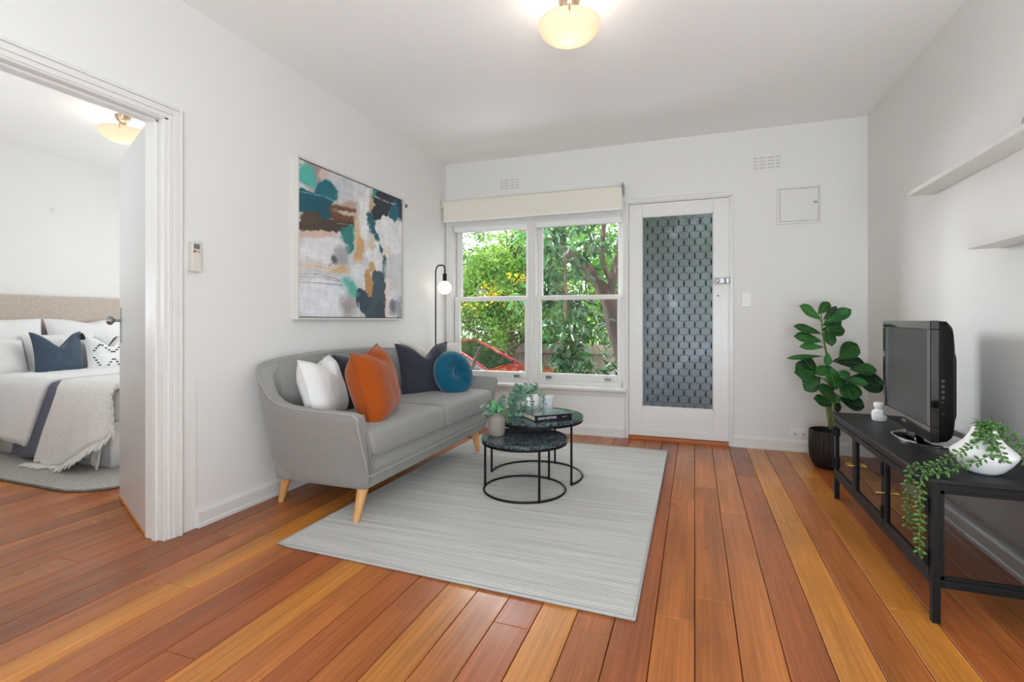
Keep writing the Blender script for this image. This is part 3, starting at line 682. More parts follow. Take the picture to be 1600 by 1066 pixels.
# ------------------------------------------------------------------ rug
def rugz(): return 0.012
M_RUG = mat('pale_grey_ribbed_rug', rgb(188, 185, 180), 0.95, nz=(1.0, 0.15, 6), scale3=(1.2, 34, 1), bump=(900, 0.3, 0.001), spec=0.1)
rq = [(-1.812, 1.822), (-0.198, 1.782), (-0.204, 4.150), (-1.812, 4.168)]
def rp(u, v):
    a = Vector(rq[0]).lerp(Vector(rq[1]), u); b = Vector(rq[3]).lerp(Vector(rq[2]), u); return a.lerp(b, v)
rug = thing('area_rug', 'large pale grey ribbed rug under the sofa front and coffee tables', 'rug', (-1.0, 2.97, 0))
NR = 150; g = G(); us = [i/12 for i in range(13)]; vs = []; rr_ = []
for i in range(NR):
    for (dv, zz) in ((0.0, 0.008), (0.3, 0.0115), (0.7, 0.0115)):
        v = (i+dv)/NR; rr_.append((v, zz))
rr_.append((1.0, 0.008))
for (v, zz) in rr_:
    for u in us:
        p = rp(u, v); jit = 0.0012*N3(u*9, v*160, 1.0)
        vs.append((p.x, p.y, zz+jit))
W_ = len(us); fs = [(j*W_+i, j*W_+i+1, (j+1)*W_+i+1, (j+1)*W_+i) for j in range(len(rr_)-1) for i in range(W_-1)]
g.add(vs, fs); g.prism([tuple(rp(0, 0)), tuple(rp(1, 0)), tuple(rp(1, 1)), tuple(rp(0, 1))], 0.0, 0.007)
obj('rug_pile', g, M_RUG, rug, smooth=False)
g = G(); path = []
for (a, b) in (((0, 0), (1, 0)), ((1, 0), (1, 1)), ((1, 1), (0, 1)), ((0, 1), (0, 0))):
    for i in range(20):
        t = i/20; p = rp(a[0]+(b[0]-a[0])*t, a[1]+(b[1]-a[1])*t); path.append((p.x, p.y, 0.0075))
g.tube(path, 0.0065, 8, closed=True)
obj('rug_binding', g, mat('rug_edge_binding', rgb(172, 172, 170), 0.9, bump=(500, 0.4, 0.002)), rug, smooth=True)

# ------------------------------------------------------------------ sofa
YC = 2.885
sofa = thing('sofa', 'light grey fabric two-seater sofa with curved arms and tapered wooden legs', 'sofa', (-1.9, YC, 0))
half = [(-1.500, 1.990, .548), (-1.502, 1.990, .572), (-1.512, 1.990, .588), (-1.535, 1.990, .5945), (-1.60, 1.993, .596), (-1.75, 2.002, .597), (-1.88, 2.012, .600), (-1.97, 2.022, .605), (-2.04, 2.033, .618), (-2.10, 2.045, .645),
        (-2.15, 2.058, .690), (-2.20, 2.076, .735), (-2.245, 2.105, .775), (-2.275, 2.145, .797), (-2.290, 2.20, .808), (-2.292, 2.30, .822), (-2.292, 2.45, .833), (-2.292, 2.65, .841), (-2.292, 2.885, .843)]
full = half+[(x, 2*YC-y, z) for x, y, z in reversed(half[:-1])]
halfb = [(-1.522, 2.110), (-1.523, 2.110), (-1.530, 2.110), (-1.548, 2.110), (-1.61, 2.110), (-1.75, 2.112), (-1.87, 2.114), (-1.95, 2.117), (-2.01, 2.120), (-2.06, 2.124),
         (-2.105, 2.130), (-2.150, 2.143), (-2.190, 2.163), (-2.220, 2.196), (-2.238, 2.24), (-2.250, 2.31), (-2.256, 2.45), (-2.258, 2.65), (-2.258, 2.885)]
fullb = halfb+[(x, 2*YC-y) for x, y in reversed(halfb[:-1])]
n_ = len(full); vs = []; topline = []
for i, (x, y, z) in enumerate(full):
    a = full[max(i-1, 0)]; b = full[min(i+1, n_-1)]
    t = Vector((b[0]-a[0], b[1]-a[1])); t.normalize(); nn = Vector((t.y, -t.x))
    if nn.dot(Vector((x+1.9, y-YC))) < 0: nn = -nn
    if i < 4: nn = Vector((0, -1))
    if i > n_-5: nn = Vector((0, 1))
    tt = 0.058+0.05*abs(nn.x)
    bx0, by0 = fullb[i]; T_ = Vector((x, y)); B_ = Vector((bx0, by0)); cen = Vector((-1.90, YC))
    def pin(p, d):     # pull a bottom point inwards, keeping the plan rectangle
        return Vector((p.x+(d if p.x < -1.9 else -d)*min(1, abs(p.x+1.9)/.3), p.y+(d if p.y < YC else -d)*min(1, abs(p.y-YC)/.5)))
    prof = [(pin(B_, .062), .176), (pin(B_, .036), .183), (pin(B_, .025), .20), (pin(B_, .0125), .235)]
    zt = z-0.014
    for k in range(9):
        f = k/8; prof.append((B_.lerp(T_, f), 0.27+(zt-0.27)*f))
    for (o_, zz) in ((-0.004, z-0.005), (-0.016, z), (-tt+0.016, z), (-tt+0.004, z-0.005), (-tt, z-0.018)):
        prof.append((T_+nn*o_, zz))
    for zz in (.42, .30): prof.append((B_.lerp(T_, (zz-.27)/(zt-.27))-nn*(tt*.85), zz))
    vs += [(p.x, p.y, zz) for p, zz in prof]
    topline.append(Vector((x+nn.x*-0.002, y+nn.y*-0.002, z-0.006)))
K = len(prof); g = G(); fs = []
for i in range(n_-1):
    for k in range(K-1): fs.append((i*K+k, i*K+k+1, (i+1)*K+k+1, (i+1)*K+k))
fs.append(tuple(range(K))); fs.append(tuple(range((n_-1)*K, n_*K))[::-1])
g.add(vs, fs); 
obj('sofa_shell', g, M_SOFA, sofa, smooth='auto', ang=50, label='curved grey arms and back shell')
# base below the seat
g = G(); rings = []
for (z, x0, x1, y0, y1) in ((.172, -2.16, -1.60, 2.165, 3.605), (.177, -2.17, -1.578, 2.155, 3.615), (.19, -2.17, -1.560, 2.15, 3.62), (.22, -2.17, -1.543, 2.145, 3.625), (.265, -2.17, -1.522, 2.14, 3.63), (.30, -2.17, -1.528, 2.14, 3.63), (.36, -2.17, -1.540, 2.14, 3.63)):
    rings.append([(a, b, z) for a, b in rrect(x0, x1, y0, y1, 0.03, 4)])
m_ = len(rings[0]); vs = [p for r_ in rings for p in r_]
fs = [(j*m_+i, j*m_+(i+1) % m_, (j+1)*m_+(i+1) % m_, (j+1)*m_+i) for j in range(len(rings)-1) for i in range(m_)]+[tuple(range(m_))[::-1], tuple(range((len(rings)-1)*m_, len(rings)*m_))]
g.add(vs, fs); obj('sofa_base', g, M_SOFA, sofa, smooth='auto', ang=50)
# padded inner back
def backpad(u, v):
    y = 2.19+u*1.39; z = .36+v*.46; ed = (1-abs(2*u-1)**8)*(1-abs(2*v-1)**6)
    return (-2.185+0.07*ed*(1-0.5*v), y, min(z, .355+v*(.835-.355)-0.02*abs(2*u-1)**2))
obj('back_pad', G().grid(backpad, 40, 14), M_SOFA, sofa, smooth=True)
# seat cushions
def cushion_block(y0, y1, sl0=0, sl1=0):
    g = G(); x0, x1, z0, z1 = -2.14, -1.492, .352, .492
    rings = []; prof = [(0, -0.03), (0.012, -0.01), (0.03, 0.0), (0.075, 0.003), (0.115, 0.0), (0.138, -0.014), (0.148, -0.04)]
    for dz, o_ in prof: rings.append([(a, b, z0+dz) for a, b in rrect(x0-o_, x1+o_, y0-o_+sl0*(1-dz/.148), y1+o_-sl1*(1-dz/.148), 0.035, 5)])
    m_ = len(rings[0])
    vs = [p for r_ in rings for p in r_]; fs = [(j*m_+i, j*m_+(i+1) % m_, (j+1)*m_+(i+1) % m_, (j+1)*m_+i) for j in range(len(rings)-1) for i in range(m_)]
    # domed top fan
    last = rings[-1]; cx_ = (x0+x1)/2; cy_ = (y0+y1)/2; n0 = len(vs) - m_
    prev = n0
    for s in (0.75, 0.45, 0.15):
        st = len(vs); vs += [(cx_+(a-cx_)*s, cy_+(b-cy_)*s, z0+0.148+0.012*(1-s*s)) for a, b, _ in last]
        fs += [(prev+i, prev+(i+1) % m_, st+(i+1) % m_, st+i) for i in range(m_)]; prev = st
    fs += [tuple(range(prev, prev+m_)), tuple(range(m_))[::-1]]
    return g.add(vs, fs)
cs = [cushion_block(2.078, YC-0.003, sl0=.05), cushion_block(YC+0.003, 3.692, sl1=.05)]
for c_ in cs:
    o = obj('seat_cushion', c_, M_SOFA, sofa, smooth='auto', ang=60)
# piping
g = G().tube([p for p in topline], 0.0062, 8)
na = topline[0]; nb = topline[-1]
frontpipe = [na, Vector((-1.502, 1.994, .53)), Vector((-1.508, 2.03, .44)), Vector((-1.516, 2.07, .35)), Vector((-1.522, 2.100, .275)), Vector((-1.520, 2.115, .266)), Vector((-1.518, 2.14, .264))]
mir = [Vector((p.x, 2*YC-p.y, p.z)) for p in reversed(frontpipe)]
g.tube(frontpipe+[Vector((-1.518, y, .264)) for y in np.linspace(2.3, 3.5, 8)]+mir, 0.0062, 8)
obj('piping', g, M_SOFA_PIPE, sofa, smooth=True, label='grey piping lightened as a highlight along arm and front edges')
inner = [Vector((-1.500, 2.036, .585)), Vector((-1.500, 2.045, .56)), Vector((-1.506, 2.075, .46)), Vector((-1.514, 2.115, .35)), Vector((-1.520, 2.14, .29)), Vector((-1.522, 2.16, .282))]
mir = [Vector((p.x, 2*YC-p.y, p.z)) for p in reversed(inner)]
g = G().tube(inner+[Vector((-1.523, y, .281)) for y in np.linspace(2.3, 3.5, 8)]+mir, 0.0035, 6)
obj('inner_piping', g, M_SOFA, sofa, smooth=True)
for (tx, ty, bx_, by) in ((-1.612, 2.185, -1.622, 2.140), (-2.19, 2.275, -2.235, 2.268), (-1.612, 2*YC-2.185, -1.60, 2*YC-2.140), (-2.19, 2*YC-2.275, -2.235, 2*YC-2.268)):
    zb = 0.012 if bx_ > -1.81 else 0.0
    obj('sofa_leg', G().cone((bx_, by, zb), (tx, ty, .18), 0.0155, 0.03, 20), M_LEGWOOD, sofa, smooth='auto', label='tapered light wood leg')

# ------------------------------------------------------------------ cushions
def pillow_pts(w_, h_, t_, chop=0.0, chopw=0.3, seed=0, nu=28, nv=28, wr=0.006, pinch=0.10, sag=0.0):
    def base(u, v):
        U_ = 2*u-1; V_ = 2*v-1
        x = U_*(w_/2)*(1-pinch*(1-V_*V_)*abs(U_)**3); z = V_*(h_/2)*(1-pinch*(1-U_*U_)*abs(V_)**3)
        if chop: z -= chop*math.exp(-(U_/chopw)**2)*max(0, (V_+0.35)/1.35)**1.6
        z += sag*(1-V_)*0
        th = t_/2*((1-abs(U_)**3.2)*(1-abs(V_)**3.2))**0.6
        if chop: th *= 1+0.35*math.exp(-(U_/0.5)**2)*max(0, V_)*0.5
        return x, z, th
    def side(sg):
        def fn(u, v):
            x, z, th = base(u, v)
            th += wr*N3(x*9+seed, z*9, sg+seed)*(1 if th > 0.002 else 0)
            th += wr*0.8*N3(x*22+seed, z*14, sg+3+seed)*(1 if th > 0.01 else 0)
            return (x, sg*th, z)
        return fn
    edge = []
    for k in range(nu): edge.append(base(k/nu, 0))
    for k in range(nv): edge.append(base(1, k/nv))
    for k in range(nu): edge.append(base(1-k/nu, 1))
    for k in range(nv): edge.append(base(0, 1-k/nv))
    return side, [(e[0], 0, e[1]) for e in edge], nu, nv
def pillow(label, cat, loc, w_, h_, t_, m, yaw=0, tilt=0, roll=0, chop=0, chopw=0.3, seed=0, name='cushion', group=None, pipe=0.003, pinch=0.10, wr=0.006):
    """local x width, y thickness, z height; origin bottom centre. tilt leans the top backwards (+y local)."""
    th = thing(name, label, cat, loc, group)
    side, edge, nu, nv = pillow_pts(w_, h_, t_, chop, chopw, seed, pinch=pinch, wr=wr)
    mtx = Matrix.Translation(loc) @ Matrix.Rotation(yaw, 4, 'Z') @ Matrix.Rotation(-tilt, 4, 'X') @ Matrix.Rotation(roll, 4, 'Y') @ Matrix.Translation((0, 0, h_/2))
    g = G().grid(side(1), nu, nv, mtx).grid(side(-1), nu, nv, mtx)
    obj('cushion_cover', g, m, th, smooth=True)
    if pipe: obj('seam', G().tube([mtx @ Vector(e) for e in edge], pipe, 6, closed=True), m, th, smooth=True)
    return th, mtx

R_ = math.radians
pillow('white linen cushion at the near end of the grey sofa', 'cushion', (-1.935, 2.345, .470), .43, .375, .17, M_WHITELINEN, yaw=R_(-72), tilt=R_(-16), roll=R_(0), chop=.09, chopw=.32, seed=1)
pillow('black cushion behind the burnt orange cushion', 'cushion', (-1.965, 2.74, .475), .52, .37, .13, M_BLACKLINEN, yaw=R_(-84), tilt=R_(-16), chop=.10, seed=2)
pillow('burnt orange cushion on the near sofa seat', 'cushion', (-1.665, 2.455, .466), .48, .43, .22, M_ORANGE, yaw=R_(-72), tilt=R_(-14), roll=R_(4), chop=.06, chopw=.28, seed=3, pipe=0.004)
pillow('slate navy velvet cushion leaning in the far half of the sofa', 'cushion', (-1.87, 3.33, .475), .46, .405, .13, M_NAVY, yaw=R_(-118), tilt=R_(-14), chop=.10, chopw=.34, seed=4)
pillow('cream linen cushion mostly hidden behind the navy and teal cushions', 'cushion', (-1.99, 3.60, .485), .50, .385, .14, M_CREAMLINEN, yaw=R_(-140), tilt=R_(-12), chop=.07, seed=5)
# round tufted cushion
def round_cushion():
    loc = (-1.715, 3.43, .475+0.165)
    t = thing('round_cushion', 'round teal velvet cushion with pleats and centre button', 'cushion', loc)
    R0 = 0.172; T = 0.078
    mtx = Matrix.Translation(loc) @ Vector((.90, -.34, .30)).to_track_quat('Z', 'Y').to_matrix().to_4x4()
    n = 160
    def fn_side(sg):
        def fn(u, v):
            a = 2*PI*u; r = R0*v
            th = T*math.sqrt(max(0, 1-v**3.4))*(1-0.80*math.exp(-(v/0.30)**2))+0.004
            pl = 0.0052*math.sin(a*36+3*math.sin(a*3)+v*2)*min(1, v*3)*(1-v**5)+0.0018*math.sin(a*23+1)*(1-v**4)
            return ((r)*math.cos(a), (r)*math.sin(a), sg*(th+pl*min(1, 3*v)))
        return fn
    g = G().grid(fn_side(1), n, 22, mtx, closeu=True).grid(fn_side(-1), n, 22, mtx, closeu=True)
    g.grid(lambda u, v: ((R0+0.0035*math.sin(v*PI))*math.cos(2*PI*u), (R0+0.0035*math.sin(v*PI))*math.sin(2*PI*u), 0.0045*(2*v-1)), n, 4, mtx, closeu=True)
    obj('cushion_cover', g, M_TEAL, t, smooth=True)
    obj('centre_button', G().ball((0, 0, 0.028), 0.018, 0.018, 0.009, mtx=mtx), M_TEAL, t, smooth=True)
round_cushion()

# ------------------------------------------------------------------ floor lamp
lampt = thing('floor_lamp', 'slim black hooked floor lamp with a glowing globe bulb behind the sofa', 'floor lamp', (-2.265, 4.2, 0))
obj('lamp_base', G().lathe([(0.001, 0.0), (0.105, 0.0), (0.105, 0.012), (0.10, 0.016), (0.001, 0.018)], (-2.225, 4.2, 0), 32), M_BLACKMETAL, lampt, smooth='auto')
pp = [(-2.285, 4.2, 0.01), (-2.285, 4.2, 1.49)]
for i in range(1, 9):
    a = PI/2*i/8; pp.append((-2.245-0.04*math.cos(a), 4.2, 1.49+0.065*math.sin(a)))
pp += [(-2.22, 4.2, 1.555)]
for i in range(1, 9):
    a = PI/2*i/8; pp.append((-2.22+0.03*math.sin(a), 4.2, 1.525+0.03*math.cos(a)))
pp += [(-2.19, 4.2, 1.46)]
obj('lamp_pole', G().tube(pp, 0.0065, 10), M_BLACKMETAL, lampt, smooth='auto')
obj('lamp_socket', G().cone((-2.19, 4.2, 1.475), (-2.19, 4.2, 1.405), 0.019, 0.019, 16), M_BLACKMETAL, lampt, smooth='auto')
obj('globe_bulb', G().ball((-2.19, 4.2, 1.345), 0.062, nu=24, nv=14), mat('lit_globe', rgb(255, 250, 240), 0.3, emit=((1.0, 0.93, 0.80, 1), 3.2)), lampt, smooth=True, label='large glowing globe bulb')

obj('power_cord', G().tube(smooth_path([(-2.225, 4.1, .008), (-2.1, 4.0, .005), (-1.98, 4.02, .004), (-1.90, 4.06, .004), (-1.835, 4.085, .006)], 6), 0.004, 6), M_BLACKPLASTIC, lampt, smooth=True)

# ------------------------------------------------------------------ coffee tables
def marble():
    m = bpy.data.materials.new('dark_green_marble'); m.use_nodes = True; N = m.node_tree.nodes; L = m.node_tree.links
    b = N['Principled BSDF']; b.inputs['Roughness'].default_value = 0.12
    tc = N.new('ShaderNodeTexCoord'); n = N.new('ShaderNodeTexNoise'); n.inputs['Scale'].default_value = 9; n.inputs['Detail'].default_value = 8; n.inputs['Distortion'].default_value = 2.2; n.inputs['Roughness'].default_value = .65
    L.new(tc.outputs['Object'], n.inputs['Vector'])
    r = N.new('ShaderNodeValToRGB'); e = r.color_ramp.elements; e[0].position = 0.0; e[0].color = rgb(26, 30, 32); e[1].position = 1; e[1].color = rgb(44, 52, 56)
    for p, c_ in ((.42, (30, 36, 38)), (.47, (92, 112, 120)), (.50, (38, 48, 52)), (.56, (34, 42, 44)), (.60, (130, 148, 156)), (.62, (40, 48, 50))):
        q = e.new(p); q.color = rgb(*c_)
    L.new(n.outputs['Fac'], r.inputs[0]); L.new(r.outputs[0], b.inputs['Base Color'])
    return m
M_MARBLE = marble()
def coffee_table(c, R, zt, rl, angs, arc, label, zb=0.012):
    t = thing('coffee_table', label, 'coffee table', (c[0], c[1], zb), 'round nesting marble coffee tables')
    obj('tabletop', G().lathe([(0.001, zt), (R-0.004, zt), (R, zt-0.004), (R, zt-0.018), (R-0.003, zt-0.02), (0.001, zt-0.02)], (c[0], c[1], 0), 64), M_MARBLE, t, smooth='auto', label='dark veined marble top')
    obj('top_rim', G().lathe([(0.001, zt-0.02), (R-0.003, zt-0.02), (R-0.003, zt-0.034), (0.001, zt-0.034)], (c[0], c[1], 0), 64), M_BLACKMETAL, t, smooth='auto')
    for a in angs:
        a = R_(a); obj('leg', G().cone((c[0]+rl*math.cos(a), c[1]+rl*math.sin(a), zb), (c[0]+rl*math.cos(a), c[1]+rl*math.sin(a), zt-0.03), 0.0075, 0.0075, 10), M_BLACKMETAL, t, smooth='auto')
    a0, a1 = arc; closed = (a1-a0) >= 360
    n = 64; pts = [(c[0]+rl*math.cos(R_(a0+(a1-a0)*i/n)), c[1]+rl*math.sin(R_(a0+(a1-a0)*i/n)), zb+0.0065) for i in range(n+(0 if closed else 1))]
    obj('base_ring', G().tube(pts, 0.0065, 8, closed=closed), M_BLACKMETAL, t, smooth=True)
    return t
coffee_table((-0.975, 2.912), .262, .335, .248, (-52, 69, 188), (0, 360), 'smaller lower round black marble coffee table in front')
coffee_table((-0.994, 3.214), .312, .413, .305, (189, -27, 81), (-27, 189), 'larger taller round black marble coffee table behind')

# ribbed stoneware vase with eucalyptus on the small table
vs_t = thing('ceramic_vase', 'small taupe ribbed vase holding eucalyptus sprigs on lower table', 'vase', (-1.145, 2.875, .335))
vc = (-1.145, 2.875, .335)
obj('vase_body', G().lathe([(0.001, .0), (.040, .0), (.046, .004), (.053, .02), (.0545, .06), (.0535, .095), (.048, .112), (.037, .122), (.032, .128), (.033, .142), (.029, .142), (.028, .128), (.04, .10), (.04, .02), (.001, .012)], vc, 60, fn=lambda r, a, z: r*(1+0.012*math.sin(a*30)) if r > .03 else r),
    mat('taupe_stoneware', rgb(142, 133, 123), 0.7, nz=(30, 0.10), bump=(120, 0.3, 0.001)), vs_t, smooth='auto')
M_EUC = leaf_mat('eucalyptus_leaf', rgb(92, 132, 110), rgb(142, 176, 150), 0.15, 0.6, scale=18)
M_EUC2 = leaf_mat('fresh_eucalyptus_leaf', rgb(66, 140, 92), rgb(120, 184, 132), 0.2, 0.6, scale=18)
M_STEM = mat('green_stem', rgb(96, 110, 78), 0.6)
def disc_leaf(g, c, n, r, asp=1.0, t=None, cup=0.15):
    n = n.normalized(); t = (t or n.orthogonal()); t = (t-n*t.dot(n))
    if t.length < 1e-5: t = n.orthogonal()
    t.normalize(); b = n.cross(t)
    vs = [c+t*(-r*asp)]
    m = 8
    vs = [c-n*r*cup]
    for i in range(m):
        a = 2*PI*i/m; vs.append(c+t*(r*asp*math.cos(a))+b*(r*math.sin(a)))
    g.add(vs, [(0, 1+i, 1+(i+1) % m) for i in range(m)])
def sprig(parent, pts, lr, m, step=0.018, asp=1.15, seed=0, name='sprig', spread=0.9, stem_r=0.0013):
    rd = random.Random(seed); P = smooth_path(pts, 8); g = G(); g.tube(P, stem_r, 5)
    st = obj(name, g, M_STEM, parent, smooth=True)
    g2 = G(); acc = 0; k = 0
    for a, b in zip(P[:-1], P[1:]):
        acc += (b-a).length
        if acc > step:
            acc = 0; k += 1; t = (b-a).normalized(); sd = t.cross(Vector((0, 0, 1)))
            if sd.length < .1: sd = t.orthogonal()
            sd.normalize(); sd = Matrix.Rotation(k*PI/2+rd.uniform(-.4, .4), 3, t) @ sd
            for s in (-1, 1):
                r = lr*rd.uniform(.75, 1.15)
                n = (t*rd.uniform(.2, 1)+Vector((rd.uniform(-.6, .6), rd.uniform(-.9, .1), rd.uniform(.1, .8))))
                disc_leaf(g2, b+sd*s*(r*asp*spread), n, r, asp, sd)
    disc_leaf(g2, P[-1], Vector((rd.uniform(-.5, .5), -.6, .6)), lr*.8)
    obj('leaves', g2, m, st, normals=False, kind='stuff')
top = Vector(vc)+Vector((0, 0, .14))
def PT(r, u, dd=0):   # offset right / up / away as seen from the room's camera side
    return Vector((math.cos(YAW)*r-math.sin(YAW)*dd, math.sin(YAW)*r+math.cos(YAW)*dd, u))
for i, (r, u, d_, lr) in enumerate([(-.095, .035, 0, .011), (-.075, .0, -.03, .012), (-.05, .06, .02, .012), (-.02, .07, -.01, .014), (.0, .055, -.03, .015), (.02, .06, .03, .013), (.045, .10, 0, .015), (.055, .05, -.02, .013), (-.03, .03, -.05, .013), (.03, .03, -.05, .013), (.075, .06, .01, .011)]):
    sprig(vs_t, [top-Vector((0, 0, .03)), top+PT(r*.3, .02, d_*.3), top+PT(r*.7, u*.8, d_*.8), top+PT(r, u, d_)], lr, M_EUC2 if i in (3, 4, 8, 9, 2) else M_EUC, step=.013, seed=i)

# bowl planter with trailing plant on the large table
bc = Vector((-1.07, 3.25, .413))
bp_ = thing('planter_bowl', 'white round bowl planter with trailing grey-green plant on taller table', 'planter', tuple(bc))
obj('bowl', G().lathe([(0.001, 0), (.035, 0), (.045, .006), (.075, .04), (.088, .08), (.086, .115), (.078, .135), (.074, .135), (.08, .11), (.08, .08), (.06, .03), (.001, .02)], tuple(bc), 40), M_WHITECERAMIC, bp_, smooth='auto')
bt = bc+Vector((0, 0, .13))
rd = random.Random(5)
trails = []
for i in range(15):
    a = rd.uniform(0, 1)
    r0 = rd.uniform(-.08, -.015) if i % 4 else rd.uniform(-.02, .03); d0 = -rd.uniform(.02, .07)
    ln = rd.uniform(.03, .17) if i > 4 else rd.uniform(.17, .2)
    if r0 > .03: ln *= .55
    out = rd.uniform(1.2, 1.5)
    up = rd.uniform(.015, .05)
    pts = [bt, bt+PT(r0*.7, up, d0*.7), bt+PT(r0*out, up*.5, d0*out), bt+PT(r0*out*1.1, -ln*.5, d0*out*1.15-.01), bt+PT(r0*out*1.12+rd.uniform(-.02, .02), max(-ln, -.125), d0*out*1.2-.015)]
    trails.append(pts)
trails.append([bt, bt+PT(.05, .02, -.02), bt+PT(.10, 0, -.03), bt+PT(.115, -.05, -.03), bt+PT(.10, -.11, -.035)])
trails.append([bt, bt+PT(-.05, .02, -.06), bt+PT(-.09, -.04, -.09), bt+PT(-.08, -.115, -.12), bt+PT(.02, -.122, -.15), bt+PT(.07, -.122, -.13)])
trails.append([bt, bt+PT(-.06, .02, -.03), bt+PT(-.11, -.06, -.07), bt+PT(-.10, -.12, -.11), bt+PT(-.03, -.122, -.14)])
for i, p in enumerate(trails): sprig(bp_, p, .0085, M_EUC, step=.010, asp=1.3, seed=100+i, name='trailing_stem')
for i in range(12):
    r0 = rd.uniform(-.09, .07); sprig(bp_, [bt, bt+PT(r0*.5, .03, -.02), bt+PT(r0, rd.uniform(.03, .065), rd.uniform(-.06, .03))], .011, M_EUC, step=.011, seed=200+i, name='upright_stem')

cd = thing('candle', 'white candle in a frosted glass tumbler on the taller table', 'candle', (-.986, 3.425, .413))
obj('glass_tumbler', G().lathe([(0.001, 0), (.046, 0), (.05, .004), (.053, .09), (.050, .09), (.047, .01), (.001, .008)], (-.986, 3.425, .413), 36), mat('frosted_white_glass', rgb(226, 226, 228), 0.3), cd, smooth='auto')
obj('wax', G().lathe([(0.001, .02), (.046, .02), (.0475, .07), (.001, .072)], (-.986, 3.425, .413), 30), M_WHITECERAMIC, cd, smooth='auto')
obj('wick', G().cone((-.945, 3.36, .483), (-.945, 3.36, .495), .0012, .0012, 6), M_BLACKPLASTIC, cd)

# book
bk_t = thing('book', 'thick black book with white spine lettering on the taller table', 'book', (-.88, 3.13, .413))
bm_ = Matrix.Translation((-.893, 3.128, .413)) @ Matrix.Rotation(R_(43), 4, 'Z')
BW_, BD_, BH_ = .262, .18, .036
cov = G().box(-BW_/2, BW_/2, -BD_/2, BD_/2, 0, .004, bm_).box(-BW_/2, BW_/2, -BD_/2, BD_/2, BH_-.004, BH_, bm_).box(-BW_/2, BW_/2, -BD_/2, -BD_/2+.004, 0.004, BH_-.004, bm_)
co_ = obj('book_cover', cov, mat('black_book_cloth', rgb(24, 26, 30), 0.35), bk_t, bevel=.001)
obj('pages', bx(0, 0, 0, 0, 0, 0) and G().box(-BW_/2+.004, BW_/2-.004, -BD_/2+.004, BD_/2-.005, .004, BH_-.004, bm_), mat('book_pages', rgb(205, 196, 178), 0.9, nz=(3, .1), scale3=(1, 1, 300)), bk_t, label='cream page block')
obj('cover_print', G().box(-BW_/2+.004, BW_/2-.004, -BD_/2+.004, BD_/2-.004, BH_, BH_+.0006, bm_), mat('glossy_cover_photo', rgb(120, 134, 138), 0.12, nz=(14, .5, 5)), bk_t, label='glossy grey-green printed cover')
def text(body, size, mtx, m, parent, name='lettering', extrude=.0003, sx=1.0):
    cu = bpy.data.curves.new(name, 'FONT'); cu.body = body; cu.size = size; cu.extrude = extrude; cu.align_x = 'LEFT'; cu.offset = size*0.012
    tmp = bpy.data.objects.new(name, cu); C.objects.link(tmp)
    me = bpy.data.meshes.new_from_object(tmp); bpy.data.objects.remove(tmp)
    o = bpy.data.objects.new(name, me); C.objects.link(o)
    base = origin(parent); me.transform(Matrix.Translation(-base) @ mtx @ Matrix.Scale(sx, 4, (1, 0, 0))); me.materials.clear(); me.materials.append(m); o.parent = parent
    return o
M_LETTER = mat('white_lettering', rgb(225, 225, 225), 0.5)
text('LOUIS VUITTON', .0195, bm_ @ Matrix.Translation((-BW_/2+.020, -BD_/2-.0004, .0115)) @ Matrix.Rotation(PI/2, 4, 'X'), M_LETTER, bk_t, sx=.9)
g = G()
for i, (xx, ww) in enumerate([(.058, .004), (.064, .003), (.069, .006), (.077, .004), (.083, .005), (.090, .004)]):
    g.box(xx, xx+ww, -BD_/2-.0006, -BD_/2, .016+.001*(i % 2), .021, bm_)
obj('small_spine_marks', g, mat('grey_spine_print', rgb(150, 150, 150), .5), bk_t)

# ------------------------------------------------------------------ black display cabinet (TV unit)
tvu = thing('display_cabinet', 'low black metal cabinet with glass doors against the right wall', 'cabinet', (.98, 2.77, 0))
CX0, CX1, CY0, CY1, CZ0, CZ1 = .768, 1.20, 2.122, 3.428, .125, .50
obj('cabinet_top', bx(CX0-.012, CX1, CY0-.012, CY1+.012, .482, CZ1), M_BLACKTOP, tvu, bevel=.004)
ps = .024
for (x, y) in ((CX0, CY0), (CX0, CY1-ps), (CX1-ps, CY0), (CX1-ps, CY1-ps)):
    obj('leg_post', bx(x, x+ps, y, y+ps, 0.0, .482), M_BLACKMETAL, tvu, bevel=.0015)
g = G()
for zz in ((CZ0, CZ0+.026), (.458, .482)):
    g.box(CX0, CX0+ps, CY0+ps, CY1-ps, *zz).box(CX1-ps, CX1, CY0+ps, CY1-ps, *zz).box(CX0+ps, CX1-ps, CY0, CY0+ps, *zz).box(CX0+ps, CX1-ps, CY1-ps, CY1, *zz)
obj('frame_rails', g, M_BLACKMETAL, tvu, bevel=.0015)
# end glass panels
for (y, yy) in ((CY0+.006, CY0+.016), (CY1-.016, CY1-.006)):
    f = obj('end_panel', G().box(CX0+ps, CX0+ps+.012, y, yy, CZ0+.026, .458).box(CX1-ps-.012, CX1-ps, y, yy, CZ0+.026, .458).box(CX0+ps, CX1-ps, y, yy, .446, .458).box(CX0+ps, CX1-ps, y, yy, CZ0+.026, CZ0+.038), M_BLACKMETAL, tvu)
    obj('pane', bx(CX0+ps, CX1-ps, (y+yy)/2, (y+yy)/2+.0005, CZ0+.026, .458), M_SMOKE, f, label='smoked glass pane')
